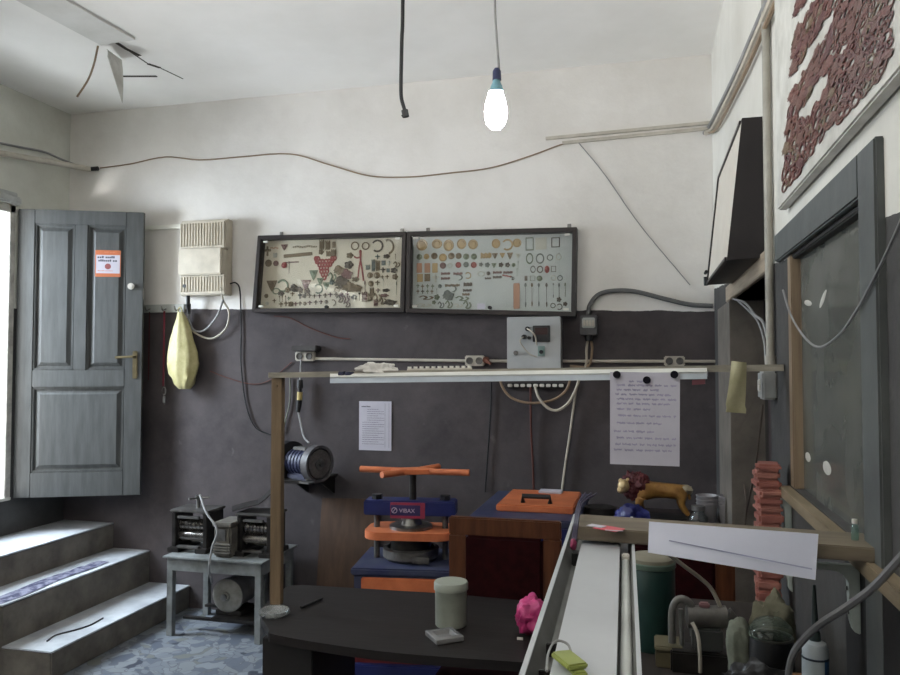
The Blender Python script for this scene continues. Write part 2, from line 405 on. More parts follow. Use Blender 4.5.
loc_part('emblem', M('emblem_red', (150, 84, 84), rough=.6, bump=0), lambda bm: cyl(bm, (0, -.0021, sh * .39), (0, -.001, sh * .39), sh * .11, n=20))
loc_part('small_print', M('orange_print', (214, 130, 90), rough=.7, bump=0), lambda bm: (words(bm, -sw * .8, sw * .4, sh * .21, sh * .035, -.0021, 3), words(bm, -sw * .3, sw * .6, sh * .90, sh * .05, -.0021, 4)))

# right wall doorway: recessed dark door, lintel, jamb
struct('door_2', M('dark_brown_door', (62, 50, 50), (46, 38, 38), rough=.6, scale=5), lambda bm: (bx(bm, (XR + .15, OY0, FZ), (XR + .19, OY1, OZ)), bx(bm, (XR + .135, OY0 + .15, .25), (XR + .15, OY1 - .15, .9), .006), bx(bm, (XR + .135, OY0 + .15, 1.05), (XR + .15, OY1 - .15, 1.8), .006)))
beam_m = wood('pale_lintel_wood', (178, 164, 144), (150, 134, 116), 'Y')
struct('trim_2', beam_m, lambda bm: bx(bm, (XR - .018, OY0 - .1, OZ), (XR + .15, OY1 + .12, OZ + .075), .003))
struct('trim_3', M('jamb_paint', (122, 115, 107), (96, 91, 85), rough=.6, scale=6), lambda bm: bx(bm, (XR - .014, OY1, FZ), (XR + .14, OY1 + .6, OZ), .003))
struct('trim_4', M('red_brown_jamb', (112, 52, 44), rough=.6), lambda bm: bx(bm, (XR + .02, OY0, FZ), (XR + .1, OY0 + .03, OZ - .2), .003))

# window in the right wall
trim_m = M('window_trim_paint', (92, 96, 95), (76, 79, 79), rough=.6, scale=5, bump=.12)
wn = struct('window_1', dark_rubber, lambda bm: bx(bm, (XR + .12, WY0, WZ0), (XR + .2, WY1, WZ1)))
wn.data.materials.clear(); wn.data.materials.append(M('board_behind_glass', (80, 82, 78), (62, 64, 60), rough=.7, scale=3))
struct('glass_pane', glass_mat('dusty_green_glass', (170, 186, 178), .16, .12, .62, (120, 121, 116)), lambda bm: bx(bm, (XR + .022, WY0, WZ0), (XR + .028, WY1, WZ1)), wn)
struct('window_stile', wood('bare_stile', (146, 128, 106), (122, 104, 86), 'Z'), lambda bm: bx(bm, (XR - .004, WY1 - .05, WZ0), (XR + .05, WY1, WZ1), .003), wn)
struct('window_rail', dark_rubber, lambda bm: bx(bm, (XR + .0, WY0, WZ1 - .014), (XR + .05, WY1 - .05, WZ1), .003), wn)
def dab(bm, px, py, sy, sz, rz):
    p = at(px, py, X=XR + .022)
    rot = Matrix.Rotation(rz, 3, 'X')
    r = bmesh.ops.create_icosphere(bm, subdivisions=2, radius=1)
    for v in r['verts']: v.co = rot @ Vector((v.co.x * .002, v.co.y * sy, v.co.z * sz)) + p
struct('white_spots', white_paint, lambda bm: [dab(bm, *a) for a in ((808, 303, .05, .008, .12), (823, 299, .045, .010, -.42), (808, 457, .035, .013, 0), (827, 468, .045, .017, 0))], wn, True)  # small white spots laid on the glass pane
struct('trim_5', trim_m, lambda bm: (bx(bm, (XR - .016, WY0, WZ1), (XR + .03, WY1 + .14, WZ1 + .085), .004), bx(bm, (XR - .016, WY0 - .11, FZ), (XR + .03, WY0, WZ1 + .085), .004)))
# ceiling details
cr_m = M('crack_dark', (70, 64, 58), rough=.9)
def ceil_line(bm, pts, w, z=ZC):
    P = [at(px, py, Z=z - .002) for px, py in pts]
    for a, c in zip(P, P[1:]):
        s = (c - a).cross(Vector((0, 0, 1))).normalized() * w
        prism(bm, [a - s, c - s, c + s, a + s], (0, 0, .004))
crk = struct('trim_6', cr_m, lambda bm: (ceil_line(bm, [(14, -2), (60, 21.5), (101, 43.5)], .011), ceil_line(bm, [(85, 24), (97, 31)], .006), ceil_line(bm, [(112, 40), (126, 49), (140, 56)], .012), ceil_line(bm, [(148, 64), (160, 68)], .012), ceil_line(bm, [(126, 49), (148, 64)], .004), ceil_line(bm, [(160, 68), (183, 79)], .004), ceil_line(bm, [(121, 76.5), (157, 76.5)], .012)))
a = at(17, -2, Z=ZC); b_ = at(101, 43, Z=ZC); c_ = at(60, 2, Z=ZC); 
def strip(bm):
    d = (b_ - a).normalized(); s = Vector((0, 0, 1)).cross(d); s = s if (c_ - a).dot(s) > 0 else -s
    prism(bm, [a - d, b_, b_ + s * .24, a - d + s * .24], (0, 0, -.014))
struct('trim_7', M('ceiling_board', (222, 221, 218), (206, 205, 200), rough=.8, scale=3), strip)
fp = [at(px, py, d=at(112, 60, Z=ZC).y * 1.1) for px, py in ((108, 50), (121, 60))]
q0 = at(101, 45, Z=ZC - .03); q1 = at(122, 60, Z=ZC - .005)
def flap(bm):
    g = []
    for i in range(9):
        t = i / 8; row = []
        for j in range(5):
            s = j / 4
            top = q0.lerp(q1, .25 + .75 * s)
            w = .05 * math.sin(t * 2.4)
            p = top + Vector((w, -w, -t * (.06 + .22 * s)))
            row.append(p)
        g.append(row)
    sheet(bm, g, .002)
one('paint_flake', 'white torn flake of ceiling lining hanging down near left corner', 'peeling paint', white_paint, flap)
pa = at(98, 46, Z=ZC); da = (pa - EYE).dot(FW)
cable('wire', 'short grey wire dangling from ceiling crack above open door', [pa, at(94, 64, d=da), at(88, 80, d=da), at(77, 97, d=da)], .006, tan_cable, 'wire')
# conduits and wires on the upper walls
struct_white = M('trunking', (196, 190, 178), (170, 164, 152), rough=.5, scale=8)
pl0 = at(-6, 152, X=XL + .03); pl1 = at(90, 169, Y=YW - .03)
one('conduit_pipe', 'white pipe running across left wall into the back corner', 'pipe', struct_white, lambda bm: tube(bm, [pl0, pl1], .02, 10, smooth=False))
one('conduit_connector', 'small dark connector at the end of white corner pipe', 'connector', black_plastic, lambda bm: cyl(bm, at(90, 169, Y=YW - .03), at(98, 168.5, Y=YW - .02), .016))
cable('cable', 'thin grey cable drooping above the white pipe on left wall', [at(-5, 142, X=XL + .01), at(20, 147, X=XL + .012), at(45, 152, X=XL + .012), at(63, 160, X=XL + .012), at(85, 168, Y=YW - .012)], .008, grey_cable)
long_pts = [(100, 168), (130, 164), (165, 157), (200, 160), (240, 157), (290, 154), (330, 165), (370, 176), (410, 177), (450, 173), (490, 168), (530, 156), (560, 145), (578, 141)]
cable('cable', 'long thin wire sagging across the white back wall above the showcases', [at(x, y, Y=YW - .006) for x, y in long_pts], .0045, tan_cable, k=5)
def rail2(bm):
    for dy in (0, 5.5):
        a, c = at(546 + dy * 3, 139 + dy * .8, Y=YW), at(712, 123 + dy, Y=YW)
        d = (c - a); L = d.length; ax = d.normalized(); n = Vector((0, -1, 0)); s = ax.cross(n)
        prism(bm, [a - s * .009, c - s * .009, c + s * .009, a + s * .009], n * .018)
one('cable_trunking', 'double white cable trunking high on back wall right of the bulb', 'trunking', struct_white, rail2, None, None)
cable('wire', 'faint thin wire slanting down the back wall from white trunking', [at(578, 142, Y=YW - .004), at(605, 175, Y=YW - .004), at(640, 225, Y=YW - .004), at(690, 285, Y=YW - .004)], .0028, grey_cable, 'wire')
# cable bundle rising along the right wall
def bund(off, r):
    return [at(705 + off * .3, 133, Y=YW - .03), at(710 + off, 128, X=XR - .02), at(733 + off, 83, X=XR - .02), at(750 + off, 45, X=XR - .02), at(772 + off, -6, X=XR - .02)]
for off, r, mt, lb in ((-1.5, .012, grey_cable, 'dark outer cable of bundle climbing the right wall from corner'), (3, .014, white_cable, 'thick pale cable of bundle climbing the right wall from corner'), (7, .008, tan_cable, 'thin tan cable of bundle climbing the right wall from corner')):
    cable('cable', lb, bund(off, r), r, mt, group='cables climbing the right wall')
# vertical pipes at the pier
pz = at(773, 365, X=XR - .02); pyy = 2.60
one('vertical_pipe', 'grey vertical conduit pipe beside black tilted showcase on right wall', 'pipe', M('pipe_grey', (168, 164, 154), (140, 136, 126), rough=.5, scale=6), lambda bm: (tube(bm, [(XR - .016, 2.62, ZC), (XR - .016, 2.62, 1.64)], .013, 12, smooth=False), cyl(bm, (XR - .016, 2.62, 1.64), (XR - .016, 2.62, 1.675), .017)))
cable('cable', 'thin white cable running straight down beside the vertical pipe', [(XR - .008, 2.70, ZC), (XR - .008, 2.70, 2.6), (XR - .008, 2.695, 2.05)], .006, white_cable)
sb = at(773, 390, X=XR)
sbt = thing('switch_box', 'small grey white switch box below the vertical pipe', 'switch', (XR, 2.63, 1.54))
part('box', M('switch_grey', (164, 166, 164), rough=.5), sbt, lambda bm: bx(bm, (XR - .045, 2.60, 1.535), (XR, 2.70, 1.625), .006))
part('rocker', white_plastic, sbt, lambda bm: bx(bm, (XR - .05, 2.63, 1.56), (XR - .044, 2.67, 1.6), .003))

# ------------------------------------------------------------------ showcases
_T = 'first second third fourth fifth sixth seventh eighth ninth tenth eleventh twelfth thirteenth fourteenth fifteenth sixteenth seventeenth eighteenth nineteenth'.split()
ORD = list(_T)
for _d, _o in (('twenty', 'twentieth'), ('thirty', 'thirtieth'), ('forty', 'fortieth'), ('fifty', 'fiftieth')):
    ORD += [_o] + [_d + '-' + x for x in _T[:9]]
def quad_pt(Q, u, v):
    return Q[0].lerp(Q[1], u).lerp(Q[3].lerp(Q[2], u), v)
cloth_w = M('case_lining_cream', (212, 202, 185), (198, 187, 169), rough=.8, scale=3, bump=.03)
cloth_b = M('case_lining_grey', (196, 200, 200), (182, 187, 187), rough=.8, scale=3, bump=.03)
clip_m = M('corner_clip', (224, 222, 214), rough=.4, bump=0)
def showcase(name, label, corners, yb, lining, hooks, fw=.028, dep=.085):
    """corners: pixels tl, tr, br, bl of the outer front edge"""
    Q = [at(px, py, Y=yb - dep) for px, py in corners]
    c = (Q[2] + Q[3]) / 2
    t = thing(name, label, 'display case', (c.x, yb, min(Q[2].z, Q[3].z)), 0, 'glazed showcases on the back wall')
    W = (Q[1] - Q[0]).length; H = (Q[0] - Q[3]).length
    uu, vv = fw / W, fw / H
    I = [quad_pt(Q, uu, vv), quad_pt(Q, 1 - uu, vv), quad_pt(Q, 1 - uu, 1 - vv), quad_pt(Q, uu, 1 - vv)]
    ext = Vector((0, dep, 0))
    bmr = NB()
    for k in range(4):
        a, b2 = k, (k + 1) % 4
        prism(bmr, [Q[a], Q[b2], I[b2], I[a]], ext, .003)
    obj('frame', bmr, case_frame, t)
    part('back_panel', lining, t, lambda bm: prism(bm, [p + Vector((0, dep - .02, 0)) for p in I], (0, .012, 0)), None)
    part('glass', clear_glass, t, lambda bm: prism(bm, [p + Vector((0, .018, 0)) for p in I], (0, .003, 0)), None)
    for (u, v) in ((0, 0), (1, 0), (1, 1), (0, 1)):
        k = quad_pt(I, .03 if u == 0 else .97, .03 if v == 0 else .97)
        part('corner_clip', clip_m, t, lambda bm: bx(bm, k + Vector((-.017, .008, -.007)), k + Vector((.017, .018, .007)), .002), None)
    for h in hooks:
        top = quad_pt(Q, h, 0)
        part('hanger', steel, t, lambda bm: (bx(bm, top + Vector((-.012, dep - .008, -.01)), top + Vector((.012, dep, .035)), .002), cyl(bm, top + Vector((0, dep - .014, .02)), top + Vector((0, dep - .004, .02)), .006)), None)
    return t, Q, I
t1, Q1, I1 = showcase('display_case', 'left glazed wooden showcase on back wall with cream lining', [(257.5, 235.5), (406, 231.5), (404, 312), (251.5, 312.5)], YW, cloth_w, (.13, .95))
t2, Q2, I2 = showcase('display_case', 'right glazed wooden showcase on back wall with bluish grey lining', [(406.8, 231.5), (577, 227), (575.5, 316.5), (405.3, 312.5)], YW, cloth_b, (.11, .95))
for t, px, py in ((t1, 326, 307), (t2, 489.5, 307.5)):
    k = at(px, py, Y=YW - .085)
    part('lock', black_plastic, t, lambda bm: (cyl(bm, k, k + Vector((0, .02, 0)), .012), cyl(bm, k - Vector((0, .006, 0)), k, .006)), 40)
k = at(482, 306, Y=YW - .068)
part('tag', paper, t2, lambda bm: bx(bm, k + Vector((-.03, -.002, -.02)), k + Vector((.02, 0, .016))), None)

# sample shapes, unit size, facing -Y, resting on y = 0
def tmpl(fn):
    bm = NB(); fn(bm); bmesh.ops.recalc_face_normals(bm, faces=bm.faces[:])
    me = bpy.data.meshes.new('sample'); bm.to_mesh(me); bm.free()
    me.polygons.foreach_set('use_smooth', [True] * len(me.polygons)); me.set_sharp_from_angle(angle=R(45)); me.materials.append(steel)
    return me
RX = Matrix.Rotation(R(90), 4, 'X')   # z axis -> -y
TM = {
 'disc': tmpl(lambda bm: lathe(bm, [(0, .25), (.55, .25), (.62, .12), (.82, .12), (.88, .3), (1, .28), (1, 0), (0, 0)], n=24, mat=RX)),
 'boss': tmpl(lambda bm: lathe(bm, [(0, .6), (.4, .5), (.6, .25), (1, .2), (1, 0), (0, 0)], n=18, mat=RX)),
 'ring': tmpl(lambda bm: torus(bm, (0, -.15, 0), .86, .15, 'Y', 26, 6)),
 'oval': tmpl(lambda bm: torus(bm, (0, -.12, 0), .88, .13, 'Y', 26, 6, 1, 1)),
 'cuff': tmpl(lambda bm: torus(bm, (0, -.15, 0), .86, .15, 'Y', 26, 6, arc=.8, rot=Matrix.Rotation(R(130), 3, 'Y'))),
 'hook': tmpl(lambda bm: torus(bm, (0, -.15, 0), .86, .15, 'Y', 26, 6, arc=.55, rot=Matrix.Rotation(R(80), 3, 'Y'))),
 'rect': tmpl(lambda bm: (bx(bm, (-1, -.2, -1), (1, 0, 1), .06), bx(bm, (-.7, -.3, -.75), (.7, -.15, .75), .05))),
 'rframe': tmpl(lambda bm: [bx(bm, a, b, .03) for a, b in (((-1, -.25, -1), (1, 0, -.84)), ((-1, -.25, .84), (1, 0, 1)), ((-1, -.25, -1), (-.8, 0, 1)), ((.8, -.25, -1), (1, 0, 1)))]),
 'wring': tmpl(lambda bm: torus(bm, (0, -.22, 0), .8, .21, 'Y', 18, 6, 1, 1.05)),
 'wcuff': tmpl(lambda bm: torus(bm, (0, -.25, 0), .78, .22, 'Y', 18, 6, arc=.8, rot=Matrix.Rotation(R(130), 3, 'Y'))),
 'woval': tmpl(lambda bm: (torus(bm, (0, -.2, 0), .8, .2, 'Y', 18, 6), bmesh.ops.create_icosphere(bm, subdivisions=2, radius=.36, matrix=Matrix.Translation((0, -.4, .75))))),
 'bar': tmpl(lambda bm: [bx(bm, (-1 + i * .25, -.5 + .2 * (i % 2), -1 + .25 * (i % 2)), (-.74 + i * .25, 0, 1 - .2 * (i % 3)), .05) for i in range(8)]),
 'strip': tmpl(lambda bm: bx(bm, (-1, -.3, -1), (1, 0, 1), .08)),
 'drop': tmpl(lambda bm: (prism(bm, [(-1, 0, .9), (1, 0, .9), (.35, 0, -.5), (0, 0, -1), (-.35, 0, -.5)], (0, -.3, 0), .08), lathe(bm, [(0, .55), (.3, .4), (.4, .25)], (0, 0, .3), 12, RX))),
 'flower': tmpl(lambda bm: ([bmesh.ops.create_icosphere(bm, subdivisions=2, radius=.42, matrix=Matrix.Translation((.55 * math.cos(i * 1.2566), -.2, .55 * math.sin(i * 1.2566))) @ Matrix.Diagonal((1, .6, 1, 1))) for i in range(5)], bmesh.ops.create_icosphere(bm, subdivisions=2, radius=.35, matrix=Matrix.Translation((0, -.35, 0))))),
 'lump': tmpl(lambda bm: blob(bm, (0, -.35, 0), (1, .45, .9), 3, .5, 1.6, 3)),
 'twist': tmpl(lambda bm: tube(bm, [(-1, -.2, .2), (-.4, -.3, .9), (.1, -.2, 0), (-.3, -.3, -.8), (.5, -.2, -.9), (1, -.3, -.1), (.6, -.2, .6)], .2, 6, 4)),
 'cross': tmpl(lambda bm: (bx(bm, (-.25, -.3, -1), (.25, 0, 1), .08), bx(bm, (-1, -.3, -.1), (1, 0, .4), .08), bmesh.ops.create_icosphere(bm, subdivisions=2, radius=.4, matrix=Matrix.Translation((0, -.2, .15))))),
 'spoon': tmpl(lambda bm: (bmesh.ops.create_icosphere(bm, subdivisions=3, radius=1, matrix=Matrix.Translation((0, -.1, .82)) @ Matrix.Diagonal((.09, .05, .17, 1))), tube(bm, [(0, -.08, .7), (0, -.1, .2), (0, -.08, -.6)], .018, 6, 3), bmesh.ops.create_icosphere(bm, subdivisions=2, radius=1, matrix=Matrix.Translation((0, -.06, -.75)) @ Matrix.Diagonal((.06, .03, .24, 1))))),
 'chain': tmpl(lambda bm: [torus(bm, (-.9 + i * .2, -.25, .3 * math.sin(i * 1.3)), .13, .05, 'Y', 10, 5, 1, 2.4) for i in range(10)]),
 'pin': tmpl(lambda bm: (tube(bm, [(0, -.1, 1), (.05, -.1, 0), (0, -.1, -1)], .12, 6, 3), bmesh.ops.create_icosphere(bm, subdivisions=2, radius=.3, matrix=Matrix.Translation((0, -.2, .8))))),
 'bib': tmpl(lambda bm: [torus(bm, (x, -.08, z), .15, .085, 'Y', 10, 5) for z, xs in ((.8, (-.9, -.7, .75, .95)), (.55, (-.8, -.5, -.25, .1, .4, .7)), (.28, (-.55, -.3, 0, .3, .5)), (0, (-.4, -.12, .18)), (-.28, (-.35, -.08, .2)), (-.55, (-.2, .08)), (-.82, (-.05,))) for x in xs] and [tube(bm, [(-1, -.06, 1), (-.75, -.1, .5), (0, -.1, .35), (.6, -.1, .55), (1, -.06, .65)], .06, 6, 5)]),
 'pendant': tmpl(lambda bm: (bmesh.ops.create_icosphere(bm, subdivisions=2, radius=.12, matrix=Matrix.Translation((0, -.1, .9))), tube(bm, [(0, -.1, .85), (.02, -.14, .3)], .1, 8, 4, .07), tube(bm, [(0, -.1, .3), (-.12, -.1, -.2), (-.2, -.1, -.8)], .06, 8, 4), tube(bm, [(.02, -.1, .3), (.16, -.1, -.3), (.28, -.1, -1)], .07, 8, 4), tube(bm, [(0, -.1, .55), (-.3, -.1, .5), (-.55, -.1, .6)], .05, 8, 4))),
}
def smat(name, c, c2=None, metal=.3, rough=.5): return M(name, c, c2, rough=rough, metal=metal, scale=30, bump=.1)
S = {
 'gold': smat('pale_gold', (186, 160, 116), (150, 124, 84), .35), 'bronze': smat('bronze', (128, 110, 88), (96, 82, 66), .3), 'dark': smat('dark_bronze', (92, 80, 70), (66, 58, 52), .3),
 'red': smat('red_wax', (150, 66, 62), (120, 48, 46), 0), 'copper': smat('copper_pink', (186, 140, 116), (160, 116, 94), .3), 'silver': smat('tarnished_silver', (120, 124, 120), (86, 92, 90), .5),
 'green': smat('greenish_metal', (128, 136, 116), (96, 104, 88), .4), 'pale': smat('pale_metal', (196, 194, 184), (176, 174, 164), .2), 'mauve': smat('mauve_bronze', (124, 92, 88), (98, 70, 68), .2)}
CW = {'gold': 'gold coloured', 'bronze': 'bronze coloured', 'dark': 'dark bronze', 'red': 'dark red', 'copper': 'copper pink', 'silver': 'tarnished silver', 'green': 'greenish', 'pale': 'pale', 'mauve': 'mauve brown'}
NM = {'disc': ('medallion', 'round medallion'), 'boss': ('button_ornament', 'round button ornament'), 'ring': ('ring_ornament', 'ring'), 'oval': ('oval_ring', 'oval ring'), 'cuff': ('open_bracelet', 'open bracelet'), 'hook': ('curved_clasp', 'curved clasp'),
      'rect': ('plaque', 'rectangular plaque'), 'rframe': ('miniature_frame', 'thin rectangular frame'), 'bar': ('bar_ornament', 'ridged bar ornament'), 'strip': ('metal_strip', 'long flat strip'), 'drop': ('drop_pendant', 'drop pendant'), 'flower': ('flower_ornament', 'flower ornament'),
      'wring': ('r', ''), 'woval': ('r', ''), 'wcuff': ('r', ''),
      'lump': ('cast_ornament', 'lumpy cast ornament'), 'twist': ('scroll_ornament', 'twisted scroll ornament'), 'cross': ('cross_ornament', 'small cross ornament'), 'spoon': ('spoon', 'ornamental spoon'), 'chain': ('chain', 'length of chain'), 'pin': ('pin', 'slim pin'),
      'bib': ('bib_necklace', 'triangular bib necklace'), 'pendant': ('figure_pendant', 'two-legged dangling pendant')}
CAT = {'spoon': 'spoon', 'chain': 'chain', 'bib': 'necklace', 'pendant': 'pendant', 'drop': 'pendant', 'ring': 'ring', 'oval': 'ring', 'cuff': 'bracelet', 'rframe': 'frame', 'pin': 'pin'}
def place(kind, mat, p, sx, sz, rot, label, group, turn=0, depth=None):
    nm, _ = NM[kind]
    o = bpy.data.objects.new(nm, TM[kind]); COL.objects.link(o)
    o.location = p; o.rotation_euler = (0, rot, turn)
    o.scale = (sx, depth or min(sx, sz), sz)
    o.material_slots[0].link = 'OBJECT'; o.material_slots[0].material = mat
    return tag(o, label, CAT.get(kind, 'ornament'), group)
MPP = 4.73 / FPX  # metres per pixel at the back wall, near enough
def fill(rows, x0, y0, where, group, grow=1.0):
    """rows: (row phrase, [(kind, colour, cx, cy, rx, rz, rot)]) with cx, cy in a 5x crop at x0, y0"""
    for ri, (phrase, items) in enumerate(rows):
        items = sorted(items, key=lambda i: i[2])
        for i, it in enumerate(items):
            kind, c, cx, cy, rx, rz = it[:6]; rot = it[6] if len(it) > 6 else 0
            p = at(x0 + cx / 5, y0 + cy / 5, Y=YW - .0205)
            s = ((p - EYE).dot(FW)) / FPX / 5
            word = NM[kind][1]
            if kind in ('cross', 'flower', 'boss', 'lump', 'twist', 'pin', 'drop', 'hook', 'cuff', 'bar') and max(rx, rz) < 30: rx, rz = rx * grow, rz * grow
            place(kind, S[c], p, rx * s, rz * s, R(rot), f'{CW[c]} {word}, {ORD[i]} from left in {phrase} of {where}', group, 0, min(rx, rz, 12) * s * .8 if kind not in ('spoon', 'pendant', 'bib') else rx * s * .25)
def I_(k, c, cx, cy, rx, rz=None, rot=0): return (k, c, cx, cy, rx, rz or rx, rot)
rows_right = [
 ('top row', [I_('disc', 'gold', 110, 125, 29), I_('disc', 'gold', 185, 120, 27, 24), I_('disc', 'gold', 243, 127, 27, 29), I_('disc', 'gold', 308, 120, 24, 26), I_('disc', 'gold', 365, 122, 25), I_('disc', 'gold', 480, 118, 22, 24), I_('cuff', 'gold', 537, 124, 26), I_('disc', 'gold', 585, 115, 22), I_('rframe', 'green', 648, 120, 20, 33), I_('rect', 'pale', 705, 118, 28, 30), I_('rframe', 'dark', 778, 112, 21, 25)]),
 ('second row', [I_('boss', 'green', 97, 185, 13), I_('boss', 'gold', 133, 183, 13), I_('boss', 'bronze', 172, 180, 15), I_('disc', 'gold', 215, 188, 20), I_('boss', 'bronze', 257, 180, 15), I_('boss', 'bronze', 293, 180, 14), I_('boss', 'green', 331, 183, 14), I_('boss', 'green', 370, 183, 14), I_('bar', 'gold', 430, 178, 24, 13), I_('drop', 'bronze', 475, 180, 14), I_('drop', 'gold', 512, 178, 13), I_('drop', 'bronze', 550, 180, 14, 17), I_('drop', 'pale', 590, 180, 12), I_('oval', 'green', 648, 193, 18, 28), I_('oval', 'silver', 700, 193, 21, 26), I_('ring', 'silver', 750, 188, 16), I_('ring', 'pale', 793, 185, 13, 17)]),
 ('third row', [I_('rect', 'copper', 97, 240, 14, 24), I_('rect', 'copper', 137, 240, 15, 24), I_('rect', 'gold', 175, 240, 14, 24), I_('disc', 'mauve', 215, 228, 16), I_('ring', 'pale', 250, 228, 13), I_('disc', 'red', 292, 225, 15), I_('disc', 'silver', 331, 223, 14), I_('disc', 'red', 369, 225, 15), I_('flower', 'silver', 405, 223, 10), I_('flower', 'silver', 437, 225, 12), I_('drop', 'green', 470, 228, 12), I_('flower', 'dark', 505, 225, 12), I_('flower', 'dark', 538, 225, 12), I_('boss', 'green', 568, 225, 9), I_('pin', 'green', 590, 225, 6, 17), I_('oval', 'dark', 665, 247, 13, 18), I_('ring', 'dark', 700, 247, 16, 18), I_('boss', 'red', 735, 247, 11, 17), I_('rframe', 'dark', 768, 245, 12, 15)]),
 ('fourth row', [I_('rect', 'gold', 100, 290, 15, 20), I_('rect', 'bronze', 137, 288, 15, 19), I_('cross', 'pale', 178, 290, 14, 20), I_('bar', 'mauve', 228, 268, 21, 6), I_('bar', 'mauve', 228, 292, 21, 6), I_('bar', 'mauve', 290, 268, 21, 6), I_('hook', 'silver', 290, 288, 22, 14), I_('cuff', 'gold', 340, 278, 15), I_('oval', 'pale', 405, 270, 20, 12), I_('boss', 'dark', 442, 267, 9), I_('bar', 'dark', 440, 292, 14, 5), I_('bar', 'mauve', 487, 262, 20, 6), I_('bar', 'dark', 487, 286, 20, 6), I_('bar', 'mauve', 540, 262, 21, 6), I_('bar', 'red', 536, 280, 22, 4, 12), I_('twist', 'dark', 562, 290, 8), I_('pin', 'green', 585, 262, 5, 18), I_('rect', 'dark', 630, 292, 7, 12), I_('rframe', 'green', 663, 292, 13, 13), I_('boss', 'green', 698, 292, 13), I_('ring', 'pale', 767, 290, 14), I_('ring', 'silver', 800, 290, 14)]),
 ('fifth row', [I_('cross', 'green', 90, 330, 7, 10), I_('cross', 'bronze', 113, 333, 8, 10), I_('cross', 'green', 138, 331, 7, 10), I_('cross', 'green', 163, 333, 7, 11), I_('boss', 'silver', 200, 331, 9), I_('bar', 'bronze', 262, 327, 38, 7), I_('bar', 'dark', 340, 322, 20, 9), I_('strip', 'copper', 583, 380, 16, 64), I_('spoon', 'silver', 628, 376, 62, 62), I_('spoon', 'bronze', 660, 374, 60, 60), I_('spoon', 'silver', 694, 374, 60, 60), I_('spoon', 'dark', 733, 376, 62, 62), I_('spoon', 'silver', 767, 352, 38, 38), I_('pin', 'silver', 795, 352, 14, 34), I_('pin', 'green', 826, 350, 14, 34)]),
 ('sixth row', [I_('cross', 'bronze', 90, 358, 7, 11), I_('cross', 'dark', 113, 358, 8, 10), I_('cross', 'green', 138, 358, 7, 10), I_('cross', 'bronze', 160, 358, 7, 10), I_('pin', 'green', 184, 357, 6, 12), I_('hook', 'silver', 258, 345, 24, 16), I_('bar', 'dark', 337, 352, 20, 6), I_('bar', 'bronze', 330, 372, 17, 6)]),
 ('seventh row', [I_('twist', 'bronze', 130, 388, 34, 10), I_('flower', 'green', 185, 386, 14), I_('lump', 'silver', 240, 378, 24, 24), I_('twist', 'green', 310, 392, 32, 12), I_('flower', 'dark', 795, 398, 12)]),
 ('bottom row', [I_('flower', 'green', 170, 412, 10), I_('twist', 'pale', 118, 426, 36, 8), I_('twist', 'silver', 205, 424, 14), I_('twist', 'green', 245, 422, 16), I_('twist', 'pale', 290, 428, 20, 8), I_('twist', 'green', 336, 424, 17), I_('ring', 'dark', 765, 428, 13), I_('cuff', 'dark', 797, 434, 14), I_('flower', 'dark', 826, 420, 11)]),
]
fill(rows_right, 400, 220, 'right showcase', 'ornaments in the right showcase', 1.12)
